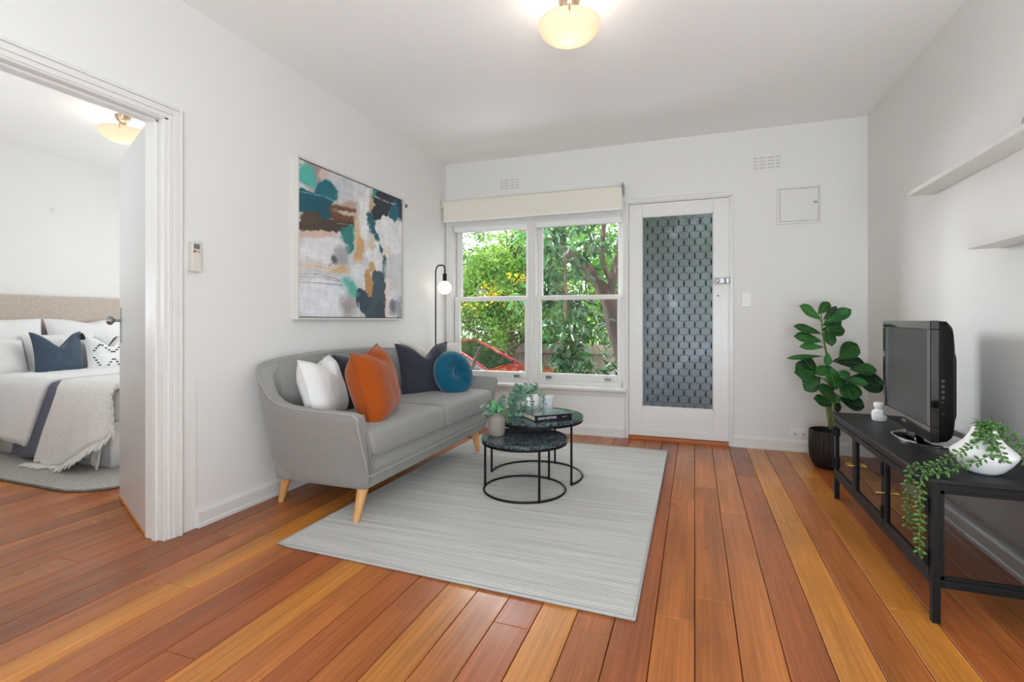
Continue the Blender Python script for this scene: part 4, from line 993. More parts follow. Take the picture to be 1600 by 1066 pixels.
# three doors
db = [CY1-ps, 3.024, 2.596, CY0+ps]
for i in range(3):
    ya, yb = db[i+1]+.003, db[i]-.003
    z0, z1 = CZ0+.03, .455; fr = .026
    g = G().box(CX0-.002, CX0+.016, ya, ya+fr, z0, z1).box(CX0-.002, CX0+.016, yb-fr, yb, z0, z1).box(CX0-.002, CX0+.016, ya+fr, yb-fr, z0, z0+fr).box(CX0-.002, CX0+.016, ya+fr, yb-fr, z1-fr, z1)
    dr = obj('cabinet_door', g, M_BLACKMETAL, tvu, bevel=.0012)
    obj('pane', bx(CX0+.007, CX0+.0075, ya+fr-.002, yb-fr+.002, z0+fr-.002, z1-fr+.002), M_SMOKE, dr, label='smoked glass pane')
    hy = ya+.013 if i == 0 else yb-.013
    obj('door_handle', G().cone((CX0-.002, hy, .30), (CX0-.014, hy, .30), .0035, .0035, 10).cone((CX0-.014, hy, .30), (CX0-.034, hy, .30), .0075, .0075, 14), M_BRASS, dr, smooth='auto', label='small brass knob handle')
    hy2 = yb-.002 if i == 0 else ya+.002
    for zz in (.185, .37):
        obj('hinge', G().cone((CX0-.006, hy2, zz), (CX0-.006, hy2, zz+.055), .006, .006, 10), M_BLACKMETAL, dr, smooth='auto')
for y in (3.024, 2.596): obj('door_post', bx(CX0+.002, CX0+ps-.004, y-.008, y+.008, CZ0+.026, .458), M_BLACKMETAL, tvu)

# ------------------------------------------------------------------ television
tv = thing('television', 'black flat television on an oval gloss stand on the cabinet', 'television', (1.0, 2.78, .50))
TVM = Matrix.Translation((.905, 2.80, 0)) @ Matrix.Rotation(R_(-2.6+90), 4, 'Z')   # local x along tv width (+y world), local y -> -x world... 
# local frame: X = width (towards far end), Y = depth into the wall is -Y after rotation of 90
def tb(g, x0, x1, y0, y1, z0, z1): return g.box(x0, x1, -y1, -y0, z0, z1, TVM)
TW = .322; TZ0, TZ1 = .55, 1.04
g = G(); sx0, sx1, sz0, sz1 = -.283, .283, .610, 1.005
tb(g, -TW, TW, 0, .03, TZ0, sz0); tb(g, -TW, TW, 0, .03, sz1, TZ1); tb(g, -TW, sx0, 0, .03, sz0, sz1); tb(g, sx1, TW, 0, .03, sz0, sz1)
obj('bezel', g, M_GLOSSBLACK, tv, bevel=.003, label='gloss black bezel')
obj('screen', tb(G(), sx0, sx1, .006, .012, sz0, sz1), M_SCREEN, tv, label='switched-off dark grey screen')
# swept back casing
def rr3(x0, x1, z0, z1, r, y): return [TVM @ Vector((a, -y, b)) for a, b in rrect(x0, x1, z0, z1, r, 6)]
rings = [rr3(-TW+.001, TW-.001, TZ0+.001, TZ1-.001, .004, .03), rr3(-TW+.003, TW-.003, TZ0+.003, TZ1-.003, .02, .058), rr3(-TW+.012, TW-.012, TZ0+.01, TZ1-.018, .04, .078), rr3(-TW+.04, TW-.04, TZ0+.03, TZ1-.06, .05, .092), rr3(-TW+.09, TW-.09, TZ0+.05, TZ1-.11, .05, .108), rr3(-TW+.10, TW-.10, TZ0+.06, TZ1-.12, .05, .118)]
m_ = len(rings[0]); vs = [p for r_ in rings for p in r_]
fs = [(j*m_+i, j*m_+(i+1) % m_, (j+1)*m_+(i+1) % m_, (j+1)*m_+i) for j in range(len(rings)-1) for i in range(m_)]+[tuple(range(m_))[::-1], tuple(range((len(rings)-1)*m_, len(rings)*m_))]
obj('back_casing', G().add(vs, fs), M_BLACKPLASTIC, tv, smooth='auto', ang=30)
g = G()
for k in range(7): tb(g, -TW-.002, -TW+.006, .034, .046, .66+k*.022, .674+k*.022)
obj('side_sockets', g, M_GLOSSBLACK, tv, bevel=.001, label='row of connection sockets on the side')
obj('badge', tb(G(), -.022, .022, -.001, .0, .577, .585), M_STEEL, tv, label='tiny silver badge')
obj('stand_neck', tb(G(), -.06, .06, .025, .06, .515, .57), M_GLOSSBLACK, tv, bevel=.006)
g = G(); bmx = Matrix.Translation((1.0, 2.80, .50)) @ Matrix.Rotation(R_(87.4), 4, 'Z') @ Matrix.Diagonal((1.45, 1, 1, 1))
g.lathe([(.001, 0), (.125, 0), (.13, .004), (.128, .010), (.10, .015), (.03, .019), (.001, .02)], n=56, mtx=bmx)
obj('stand_base', g, M_GLOSSBLACK, tv, smooth='auto', label='oval gloss black stand base')
obj('base_rim', G().lathe([(.124, 0.001), (.134, .002), (.134, .007), (.128, .011)], n=56, mtx=bmx), mat('chrome', rgb(200, 200, 202), .12, 1.0), tv, smooth='auto', label='chrome rim of the stand')

# white sculptural candle holder behind tv
ch = obj('ornament', G().lathe([(.001, 0), (.030, 0), (.034, .006), (.036, .03), (.034, .048), (.026, .055), (.018, .060), (.020, .066), (.026, .074), (.026, .088), (.022, .096), (.001, .097)], (.938, 3.24, .50), 32), M_WHITECERAMIC, smooth='auto', loc=(.938, 3.24, .50))
tag(ch, 'white two-tier ceramic ornament half hidden behind the television', 'ornament')

# white vase with trailing succulent
vp = Vector((.968, 2.262, .50))
vt = thing('white_vase', 'white teardrop vase with trailing string succulent on the cabinet corner', 'vase', tuple(vp))
obj('vase_body', G().lathe([(.001, 0), (.040, 0), (.055, .010), (.076, .034), (.091, .058), (.094, .068), (.091, .076), (.074, .092), (.055, .112), (.041, .134), (.032, .156), (.029, .162), (.030, .158), (.036, .13), (.05, .10), (.001, .05)], tuple(vp), 48), M_WHITECERAMIC, vt, smooth='auto', ang=60)
M_SUC = leaf_mat('succulent_leaf', rgb(44, 84, 34), rgb(92, 132, 60), 0.0, 0.35, scale=60)
def strand(pts, seed, lr=.0118):
    rd = random.Random(seed); P = smooth_path(pts, 10); st = obj('trailing_strand', G().tube(P, .0016, 5), M_SUC, vt, smooth=True)
    g2 = G(); acc = 0; k = 0
    for a, b in zip(P[:-1], P[1:]):
        L_ = (b-a).length; t = (b-a).normalized() if L_ > 1e-6 else Vector((0, 0, -1)); acc += L_
        while acc > .0062:
            acc -= .0062; k += 1; sd = t.orthogonal().normalized(); sd = Matrix.Rotation(k*2.4+rd.uniform(-.3, .3), 3, t) @ sd
            c_ = b+sd*(lr*1.0)+t*rd.uniform(-.002, .002); dr_ = (sd+t*rd.uniform(.2, .6)).normalized()
            q = dr_.to_track_quat('Z', 'Y').to_matrix().to_4x4(); s = rd.uniform(.8, 1.15)
            if c_.z-.004 < .5 and c_.x > CX0-.015: c_.z = .5045
            g2.ball((0, 0, 0), lr*.42*s, lr*.42*s, lr*.85*s, 6, 4, Matrix.Translation(c_) @ q)
    obj('succulent_beads', g2, M_SUC, st, smooth=True, kind='stuff')
apx = vp+Vector((0, 0, .162))
strand([apx, apx+PT(-.02, .012, -.02), apx+PT(-.05, -.015, -.04), apx+PT(-.09, -.05, -.06), (.80, 2.20, .525), (.762, 2.205, .516), (.738, 2.215, .508), (.732, 2.222, .45), (.732, 2.225, .37), (.731, 2.228, .285)], 1)
strand([apx, apx+PT(-.015, .01, -.03), apx+PT(-.045, -.03, -.07), apx+PT(-.075, -.075, -.10), (.825, 2.15, .522), (.78, 2.13, .514), (.742, 2.125, .507), (.733, 2.122, .45), (.734, 2.124, .36), (.733, 2.126, .29), (.733, 2.126, .225)], 2)
strand([apx, apx+PT(-.01, .015, -.03), apx+PT(-.022, -.02, -.06), apx+PT(-.027, -.06, -.085), apx+PT(-.032, -.10, -.108)], 3)
strand([apx, apx+PT(.015, .012, -.01), apx+PT(.045, -.015, -.01), apx+PT(.075, -.07, -.02), apx+PT(.108, -.12, -.05), apx+PT(.115, -.152, -.09), apx+PT(.06, -.156, -.13), apx+PT(.02, -.156, -.135)], 4)
strand([apx, apx+PT(.01, .015, -.01), apx+PT(.05, .0, -.03), apx+PT(.09, -.05, -.04), apx+PT(.125, -.13, -.08), apx+PT(.15, -.156, -.11)], 5)
strand([apx, apx+PT(-.02, .005, -.02), apx+PT(-.045, -.01, -.03), apx+PT(-.06, -.04, -.05)], 6)
g = G()
for k in range(7):
    a = k*.9; r_ = .035+.02*(k % 3); e_ = apx+PT(r_*math.cos(a)*1.3, .03 if k % 2 else .012, r_*.4*math.sin(a))
    g.tube([apx, apx.lerp(e_, .5)+Vector((0, 0, .01)), e_], [.003, .0025, .0004], 5)
obj('air_plant_blades', g, mat('grey_green_blade', rgb(96, 120, 96), .5), vt, smooth=True)

# ------------------------------------------------------------------ fiddle-leaf plant
fc = Vector((.905, 4.13, 0))
ft = thing('potted_plant', 'fiddle leaf plant in a ribbed black pot in the corner', 'potted plant', tuple(fc))
obj('plant_pot', G().lathe([(.001, 0), (.085, 0), (.10, .006), (.118, .035), (.131, .09), (.134, .14), (.134, .262), (.124, .262), (.122, .20), (.001, .20)], tuple(fc), 144, fn=lambda r, a, z: r*(1+0.016*(1 if math.sin(a*36) > 0 else -1)) if (r > .11 and .02 < z < .255) else r), mat('black_ribbed_ceramic', rgb(22, 22, 23), .45), ft, smooth='auto')
obj('potting_soil', G().lathe([(.001, .225), (.122, .222)], tuple(fc), 30), mat('soil', rgb(50, 40, 32), .95, nz=(60, .3)), ft)
M_FIG = leaf_mat('fiddle_leaf', rgb(26, 72, 30), rgb(54, 112, 48), 0.12, 0.38, 0.4, scale=7)
M_FIGL = leaf_mat('young_fiddle_leaf', rgb(34, 96, 42), rgb(62, 132, 58), 0.12, 0.4, 0.4, scale=7)
M_FIGD = leaf_mat('dark_fiddle_leaf', rgb(14, 46, 22), rgb(24, 66, 30), 0.1, 0.35, 0.4, scale=7)
SC = 3.585/787.28/5.33
def zp(zx, zy, dd=0): # crop coordinates of the plant study -> local right/up
    pxx = 1220+zx/5.33; pyy = 460+zy/5.33
    return fc+PT(((pxx-1297)/787.28)*3.585, 0, dd)+Vector((0, 0, 1.0423+(500.4-pyy)/787.28*3.585))
stem = [zp(410, 1120), zp(405, 1020), zp(400, 900), zp(398, 760), zp(385, 600), zp(372, 470), zp(350, 350), zp(335, 230), zp(332, 150)]
P = smooth_path(stem, 6)
obj('stem', G().tube(P, [.012-.009*i/(len(P)-1) for i in range(len(P))], 8), mat('plant_stem', rgb(104, 112, 62), .7, nz=(40, .2)), ft, smooth=True)
g = G()
for (ax, bx2) in ((-18, -25), (20, 14), (36, 40)): g.tube([zp(410+ax*.3, 1110), zp(405+ax, 1010), zp(400+bx2, 920), zp(400+bx2*.3, 830)], .006, 6)
obj('side_stems', g, mat('plant_stem_light', rgb(132, 146, 76), .7), ft, smooth=True)
def fig_leaf(base, tip, wid, depth=0, m=None, curl=.12, seed=0, facing=None):
    b = zp(*base, depth*.2); t = zp(*tip, depth)
    ax = (t-b); L_ = ax.length; ax.normalize()
    viewn = facing or (PT(0, 0, -1)+Vector((0, 0, .55)))
    sd = ax.cross(viewn); sd = sd.normalized(); nn = sd.cross(ax).normalized()
    W2 = wid*SC/2*1.2
    rows = 9; cols = [-1, -.55, 0, .55, 1]; vs = []
    for i in range(rows+1):
        s = i/rows; wv = (math.sin(PI*min(1, s**1.15*1.0))**.62)*(.62+.55*s) if 0 < s < 1 else .03
        wv = min(wv, 1.02)
        cen = b+ax*(L_*s)+nn*(-curl*L_*(s-.35)**2+.0)
        for c_ in cols:
            rip = .05*math.sin(s*16+seed+c_*2)*abs(c_)
            vs.append(cen+sd*(c_*W2*wv)+nn*(W2*(.22*abs(c_)**1.5*(1)+rip*wv)))
    K = len(cols); fs = [(i*K+j, i*K+j+1, (i+1)*K+j+1, (i+1)*K+j) for i in range(rows) for j in range(K-1)]
    lf = obj('plant_leaf', G().add(vs, fs), m or M_FIG, ft, smooth=True, solid=.0012, normals=False)
    yy = min(max(base[1]+25, 160), 1000); st0 = min(P, key=lambda q: abs(q.z-zp(0, yy).z))
    g = G().tube([st0, b]+[vs[i*K+2]+nn*.0009 for i in range(1, rows)], [.0024, .002]+[.0013]*(rows-1), 5)
    obj('leaf_stalk', g, bpy.data.materials.get('leaf_rib') or mat('leaf_rib', rgb(96, 140, 76), .5), lf, smooth=True)
LV = [((430, 560), (735, 575), 115, .05, M_FIGD), ((480, 545), (645, 415), 130, .02, M_FIG), ((330, 330), (108, 262), 72, .0, M_FIG), ((315, 210), (138, 95), 95, -.03, M_FIGL), ((310, 170), (428, 65), 76, .04, M_FIG), ((345, 215), (447, 100), 44, -.02, M_FIGD),
      ((350, 235), (550, 128), 96, -.04, M_FIGL), ((350, 260), (523, 225), 84, .03, M_FIG), ((335, 300), (505, 300), 110, -.03, M_FIG), ((360, 270), (378, 428), 90, -.06, M_FIG), ((330, 395), (98, 345), 92, -.02, M_FIG), ((345, 440), (123, 430), 58, -.05, M_FIGL),
      ((340, 515), (53, 528), 40, .0, M_FIG), ((375, 480), (365, 595), 60, -.03, M_FIGL), ((300, 640), (185, 525), 100, .03, M_FIGD), ((290, 640), (112, 650), 165, .0, M_FIG), ((390, 600), (248, 655), 80, -.06, M_FIG), ((385, 600), (385, 775), 130, -.10, M_FIG),
      ((560, 625), (752, 625), 100, -.05, M_FIG), ((560, 690), (788, 762), 165, -.08, M_FIGD), ((540, 650), (392, 672), 82, -.13, M_FIGL), ((500, 690), (618, 735), 74, -.13, M_FIGL), ((500, 715), (520, 865), 165, -.10, M_FIG), ((460, 860), (625, 925), 120, -.08, M_FIGD),
      ((440, 850), (238, 765), 115, -.10, M_FIG), ((320, 690), (195, 800), 110, .0, M_FIG), ((410, 920), (218, 848), 90, -.08, M_FIG), ((440, 900), (500, 975), 80, .02, M_FIGD), ((340, 700), (215, 735), 80, .06, M_FIGD), ((395, 880), (460, 850), 70, -.05, M_FIG), ((400, 700), (480, 790), 110, .05, M_FIGD), ((400, 620), (440, 730), 120, .04, M_FIGD)]
for i, (b_, t_, wd, dd, mm) in enumerate(LV): fig_leaf(b_, t_, wd, dd, mm, seed=i)
# ------------------------------------------------------------------ wall shelves
for (y1, z, lab) in ((3.40, 1.733, 'upper white floating shelf high on the right wall'), (2.75, 1.351, 'lower white floating shelf on the right wall')):
    o = obj('wall_shelf', bx(XR-.12, XR, .6, y1, z, z+.024), M_TRIM, bevel=.002, loc=(XR, y1, z)); tag(o, lab, 'shelf')
orn = thing('shelf_ornament', 'grey ornament at the picture edge on the upper shelf', 'ornament', (1.18, 2.44, 1.757))
M_ORN = mat('grey_ceramic', rgb(176, 172, 166), .5, nz=(20, .15))
obj('ornament_body', G().ball((1.185, 2.42, 1.79), .03, .05, .034, mtx=None).ball((1.18, 2.50, 1.775), .018, .04, .018), M_ORN, orn, smooth=True)
obj('ornament_spike', G().tube([(1.185, 2.42, 1.80), (1.185, 2.41, 1.87), (1.185, 2.38, 1.93)], [.02, .01, .004], 8), M_ORN, orn, smooth=True)

# ------------------------------------------------------------------ bedroom
BY0, BY1, BXF = 2.34, 3.70, -3.80
bed = thing('bed', 'double bed with beige linen headboard and white valance', 'bed', (-4.7, 3.0, 0))
M_HEAD = fabric_mat('beige_linen_headboard', rgb(188, 174, 162), 160, .10)
o = obj('headboard', G().prism([(y, z) for y, z in rrect(2.10, 3.57, .02, 1.265, .06, 6)], BX+.022, BX+.105, 'x'), M_HEAD, bed, bevel=.015, seg=3, smooth='auto')
obj('mattress', G().prism(rrect(BX+.11, BXF-.01, BY0+.015, BY1-.015, .06, 5), .30, .555), M_WHITELINEN, bed, bevel=.03, seg=3, smooth='auto')
# pleated valance
g = G(); pth = [(BX+.11, BY0), (BXF, BY0), (BXF, BY1)]; pts = []
for a, b in zip(pth[:-1], pth[1:]):
    a = Vector(a); b = Vector(b); n_ = int((b-a).length/.02); nn = Vector(((b-a).y, -(b-a).x)).normalized()
    for i in range(n_): p = a.lerp(b, i/n_)+nn*(.006*N3(i*.22, a.x, 0)+.003*math.sin(i*.7)); pts.append(p)
pts.append(Vector(pth[-1])); vs = []
for zz, k in ((.016, 1.0), (.15, .9), (.33, .2)):
    for p in pts: vs.append((p.x, p.y, zz))
m_ = len(pts); g.add(vs, [(j*m_+i, j*m_+i+1, (j+1)*m_+i+1, (j+1)*m_+i) for j in range(2) for i in range(m_-1)])
obj('valance', g, M_WHITELINEN, bed, smooth=True, solid=.003)
# bed rug
M_BRUG = mat('grey_woven_rug', rgb(176, 172, 166), .95, nz=(60, .22, 5), scale3=(1, 1.6, 1), bump=(220, .8, .003))
br = thing('bedroom_rug', 'grey woven rug with rounded corners under the bed', 'rug', (-4.2, 2.6, 0))
pl_ = rrect(-5.35, -3.33, 1.945, 4.1, .30, 14)
obj('rug_pile', G().prism(pl_, 0.0, .012), M_BRUG, br, bevel=.003)
obj('rug_binding', G().tube([(a, b, .008) for a, b in pl_], .008, 8, closed=True), mat('dark_rug_binding', rgb(120, 120, 116), .9, nz=(60, .3)), br, smooth=True)

# draped cloths over the near side of the bed: param u along x, v from middle of bed, over edge, down
def drape(name, label, cat, m, x0, x1, vtop, drop, off, ztop, fold=.02, hem=None, seed=0, ny=44, nx=34, thick=.006, skew=0.0, xs=None):
    """cloth lying on the bed from y=vtop to the near edge then hanging by drop(u)"""
    t = thing(name, label, cat, ((x0+x1)/2, BY0, ztop))
    edge = BY0-off; rad = .06
    flat = vtop-(edge+rad); arc = rad*PI/2
    def fn(u, v):
        dr = drop(u); tot = flat+arc+dr; s = v*tot
        hang = 0.0
        if s < flat: y = vtop-s; z = ztop
        elif s < flat+arc: a = (s-flat)/rad; y = edge+rad-rad*math.sin(a); z = ztop-rad*(1-math.cos(a))
        else: y = edge; z = ztop-rad-(s-flat-arc); hang = (s-flat-arc)/max(dr, .01)
        x = x0+(x1-x0)*u
        if xs: x = xs(u, v, hang)
        y -= hang*.05+fold*hang*(math.sin(u*9+seed)+.6*math.sin(u*21+seed*2))+.012*N3(x*5+seed, s*4, 0)*(hang if hang else .3)
        z += .008*N3(x*6+seed, y*6, 1)+(.006*N3(x*17, y*15, seed) if not hang else 0)
        return (x, y, max(z, .022))
    g = G().grid(fn, nx, ny)
    o = obj('cloth', g, m, t, smooth=True, solid=thick)
    return t, fn
drape('duvet', 'white duvet hanging over the side of the bed', 'duvet', M_WHITELINEN, -5.50, -4.42, 3.60, lambda u: .40+.03*math.sin(u*7), .06, .600, fold=.012, seed=2, thick=.03, xs=lambda u, v, h: -5.50+1.08*u-.16*h*u)
M_NAVYB = mat('navy_waffle_blanket', rgb(86, 90, 106), .9, nz=(100, .12), bump=(160, .9, .004), sheen=.2)
drape('blanket', 'slate blue waffle blanket hanging between duvet and throw', 'blanket', M_NAVYB, -4.60, -4.1, 3.60, lambda u: .49, .04, .592, fold=.006, seed=4, thick=.008, xs=lambda u, v, h: -4.66+.56*u-.12*h)
drape('bed_sheet', 'white top sheet hanging at the foot corner of the bed', 'sheet', M_WHITELINEN, -4.05, -3.79, 3.60, lambda u: .38+.12*u, .02, .575, fold=.01, seed=6, thick=.006, xs=lambda u, v, h: -4.05+.27*u-.04*h)
M_THROW = fabric_mat('chunky_white_throw', rgb(224, 221, 215), 260, .10, bumpd=.006)
tt_, tfn = drape('throw_blanket', 'textured cream throw with tasselled edge draped over the bed corner', 'throw', M_THROW, -4.32, -3.80, 3.55, lambda u: .60-.34*u**1.5, .075, .612, fold=.018, seed=8, thick=.012,
    xs=lambda u, v, h: (-4.25+.56*u)+(.10-.44*(1-u))*h*.6)
g = G(); rd = random.Random(3)
for i in range(56):
    u = i/55; p = Vector(tfn(u, 1.0)); L_ = rd.uniform(.07, .11)
    d_ = Vector((.45*u-.1, -.55-.3*rd.random(), -.6)).normalized()
    e_ = p+d_*L_; mid = p+d_*L_*.5+Vector((rd.uniform(-.008, .008), 0, rd.uniform(-.004, .008)))
    e_.z = max(e_.z, .02); mid.z = max(mid.z, .022)
    g.tube([p, mid, e_], [.008, .009, .004], 6)
for i in range(34):   # tassels up the foot-side edge
    v = .55+.45*i/33; p = Vector(tfn(1.0, v)); L_ = rd.uniform(.04, .065); d_ = Vector((.5, -.35, -.75)).normalized()
    g.tube([p, p+d_*L_*.5+Vector((0, rd.uniform(-.01, .01), 0)), p+d_*L_], [.008, .009, .004], 6)
obj('tassels', g, M_THROW, tt_, smooth=True, kind='stuff', label='twisted cream tassels')

Y90 = R_(90)   # pillows: local width along world y
def bedpillow(label, cat, x, y, z, w_, h_, t_, m, tilt, chop=0, seed=0, name='pillow', roll=0, yaw=0, **k):
    return pillow(label, cat, (x, y, z), w_, h_, t_, m, yaw=Y90+yaw, tilt=R_(tilt), roll=roll, chop=chop, seed=seed, name=name, **k)
bedpillow('large white euro pillow against the left of the headboard', 'pillow', -5.42, 2.49, .57, .66, .50, .20, M_WHITELINEN, 14, chop=.0, seed=11, pinch=.06)
bedpillow('large white euro pillow against the right of the headboard', 'pillow', -5.42, 3.18, .57, .68, .50, .20, M_WHITELINEN, 14, chop=.03, seed=12, pinch=.06)
bedpillow('white sleeping pillow in front at the left of the bed', 'pillow', -5.20, 2.35, .575, .46, .33, .18, M_WHITELINEN, 24, seed=13, pinch=.04)
bedpillow('white sleeping pillow behind the blue velvet cushion', 'pillow', -5.26, 2.88, .575, .55, .36, .16, M_WHITELINEN, 20, seed=14, pinch=.04)
bedpillow('steel blue velvet cushion with chopped top on the bed', 'cushion', -5.07, 2.725, .575, .37, .375, .14, M_BLUEVELVET, 12, chop=.13, seed=15, name='cushion', chopw=.45)
pb, pm = bedpillow('white cushion with black stitched diamonds and black corner tassels', 'cushion', -5.02, 3.085, .575, .38, .35, .13, M_WHITELINEN, 14, chop=.12, seed=16, name='cushion', chopw=.4)
bedpillow('dark grey cushion peeking out behind the patterned cushion', 'cushion', -5.16, 3.16, .575, .36, .33, .10, M_BLACKLINEN, 12, chop=.10, seed=17, name='cushion')
side, edge, nu, nv = pillow_pts(.38, .35, .13, .12, .4, 16)
g = G(); M_BLK = mat('black_yarn', rgb(18, 18, 18), .9)
fs_ = side(-1)
def dashes(poly, n):
    for (a, b) in zip(poly[:-1], poly[1:]):
        for i in range(n):
            u = a[0]+(b[0]-a[0])*(i+.5)/n; v = a[1]+(b[1]-a[1])*(i+.5)/n
            p = Vector(fs_(u, v)); g.ball((p.x, p.y-.002, p.z), .012, .004, .0062, 8, 4, pm)
dashes([(.1, .52), (.27, .75), (.5, .5), (.73, .75), (.92, .52)], 4); dashes([(.08, .40), (.22, .12)], 4); dashes([(.5, .32), (.36, .1)], 3); dashes([(.5, .32), (.64, .1)], 3); dashes([(.92, .4), (.78, .12)], 4)
obj('stitched_dashes', g, M_BLK, pb, smooth=True, kind='stuff', label='black stitched dash pattern')
for uu in (0.0, 1.0):
    p = pm @ Vector(fs_(uu, 1.0)); s = 1 if uu else -1
    obj('corner_tassel', G().tube([p+Vector((0, 0, .012)), p+Vector((.01, 0, -.012)), p+Vector((.012, s*-.006, -.045))], [.007, .016, .018], 8), M_BLK, pb, smooth=True, label='black corner tassel')

# bedside table glimpsed through the hinge gap
bs = thing('bedside_table', 'white bedside table glimpsed through the door hinge gap', 'bedside table', (-5.4, 4.05, 0))
obj('cabinet_body', bx(-5.68, -5.25, 3.82, 4.27, .12, .55), M_TRIM, bs, bevel=.004)
for (x, y) in ((-5.65, 3.85), (-5.28, 3.85), (-5.65, 4.24), (-5.28, 4.24)): obj('leg', G().cone((x, y, 0), (x, y, .12), .012, .016, 10), M_LEGWOOD, bs)

# ------------------------------------------------------------------ garden outside
GZ = -.78
gr = struct('ground', bx(-30, 20, YB+TB, 34, GZ-.1, GZ), mat('driveway_concrete', rgb(84, 82, 78), .9, nz=(2, .2, 6)), 'grey driveway outside the window', 'ground')
# paling fence
fn_t = thing('paling_fence', 'weathered grey timber paling fence behind the cars', 'fence', (-3, 11.0, GZ))
M_PAL = mat('weathered_paling', rgb(132, 122, 110), .9, nz=(4, .25, 5), scale3=(8, 8, 1))
pm_ = None
for i in range(92):
    x = -8.6+i*.105; hh = 1.28+.02*rnd.random()
    obj('paling', G().box(x, x+.098, 11.0+.008*(i % 2), 11.016+.008*(i % 2), GZ, GZ+hh), M_PAL, fn_t, normals=False)
obj('fence_rail', G().box(-8.6, 1.1, 10.95, 11.0, GZ+.3, GZ+.38), M_PAL, fn_t); obj('fence_rail', G().box(-8.6, 1.1, 10.95, 11.0, GZ+1.08, GZ+1.16), M_PAL, fn_t)

def car(name, label, loc, paint, flip=1):
    t = thing(name, label, 'car', loc)
    X, Y, Z = loc; Wd = 1.68
    # body side profile along local x (nose +), z up from ground ; origin: windscreen base on near side
    def LX(a): return X+flip*a
    ys = [0, .05, .22, .84, 1.46, 1.63, 1.68]; 
    low = [(-2.7, .35), (-2.75, .75), (-2.5, .93), (-2.1, .97), (-.1, .99), (.05, .985), (.6, .95), (1.05, .86), (1.22, .70), (1.25, .45), (1.2, .22), (-2.65, .22)]
    g = G(); rings = []
    for y in ys:
        e = abs(y-.84)/.84; ins = .10*e**6; dz = -.03*e**3
        rings.append([(LX(a*(1-.03*e**6)), Y+y, Z+(b+dz if b > .5 else b)) for a, b in low])
    m_ = len(low); vs = [p for r_ in rings for p in r_]
    fs = [(j*m_+i, j*m_+(i+1) % m_, (j+1)*m_+(i+1) % m_, (j+1)*m_+i) for j in range(len(rings)-1) for i in range(m_)]+[tuple(range(m_))[::-1], tuple(range((len(rings)-1)*m_, len(rings)*m_))]
    obj('car_body', g.add(vs, fs), paint, t, smooth='auto', bevel=.02)
    # cabin
    cab = [(-2.35, .95), (-1.95, 1.36), (-1.3, 1.43), (-.75, 1.38), (.02, .97)]
    def ring(y, dz, dx): return [(LX(a+dx*(b-.95)), Y+y, Z+b-(dz if b > 1.2 else 0)) for a, b in cab]
    gl = G()
    A = [(a, b) for a, b in cab]
    inset = .16
    def pt(a, b, near): 
        yy = (.07+inset*(b-.95)/.45) if near else (1.61-inset*(b-.95)/.45); return (LX(a), Y+yy, Z+b)
    # roof
    rf = G().add([pt(-1.95, 1.36, 1), pt(-1.3, 1.43, 1), pt(-.75, 1.38, 1), pt(-.75, 1.38, 0), pt(-1.3, 1.43, 0), pt(-1.95, 1.36, 0)], [(0, 1, 4, 5), (1, 2, 3, 4)])
    obj('car_roof', rf, paint, t, solid=.04, normals=False)
    gm = bpy.data.materials.get('car_glass') or mat('car_glass', rgb(30, 42, 40), .05, coat=.6, nz=(3, .6, 4))
    obj('windscreen', G().add([pt(-.75, 1.38, 1), pt(.02, .97, 1), pt(.02, .97, 0), pt(-.75, 1.38, 0)], [(0, 1, 2, 3)]), gm, t, normals=False, solid=.01)
    obj('side_window', G().add([pt(-1.95, 1.36, 1), pt(-1.3, 1.42, 1), pt(-.75, 1.38, 1), pt(.02, .97, 1), pt(-2.35, .95, 1)], [(0, 1, 2, 3, 4)]), gm, t, normals=False, solid=.01)
    obj('rear_window', G().add([pt(-1.95, 1.36, 1), pt(-2.35, .95, 1), pt(-2.35, .95, 0), pt(-1.95, 1.36, 0)], [(0, 1, 2, 3)]), gm, t, normals=False, solid=.01)
    obj('windscreen_pillar', G().tube([pt(-.75, 1.39, 1), pt(.05, .97, 1)], .02, 6).tube([pt(-.75, 1.39, 0), pt(.05, .97, 0)], .02, 6).tube([pt(-1.95, 1.37, 1), pt(-1.3, 1.44, 1), pt(-.75, 1.39, 1)], .03, 6), paint, t, smooth=True)
    obj('wiper', G().tube([(LX(.04), Y+.25, Z+1.0), (LX(-.0), Y+.9, Z+1.02)], .012, 5).tube([(LX(.05), Y+.8, Z+1.0), (LX(.0), Y+1.4, Z+1.02)], .012, 5), M_BLACKPLASTIC, t)
    obj('wing_mirror', G().ball((LX(-.22), Y-.08, Z+1.02), .09, .07, .07), paint, t, smooth=True)
    for wxp in (.75, -1.85):
        obj('wheel', G().cone((LX(wxp), Y-.01, Z+.31), (LX(wxp), Y+.18, Z+.31), .31, .31, 28).cone((LX(wxp), Y-.02, Z+.31), (LX(wxp), Y+.0, Z+.31), .2, .2, 20), M_BLACKPLASTIC, t, smooth='auto')
    return t
red_paint = mat('red_car_paint', rgb(150, 18, 28), .18, coat=.8); sil = mat('silver_car_paint', rgb(170, 182, 196), .2, .3, coat=.8)
car('red_car', 'red hatchback parked outside the left window bay', (-3.15, 7.35, GZ+.05), red_paint)
car('silver_car', 'silver blue car parked outside behind the right window bay', (-.45, 8.0, GZ+.02), sil, -1)

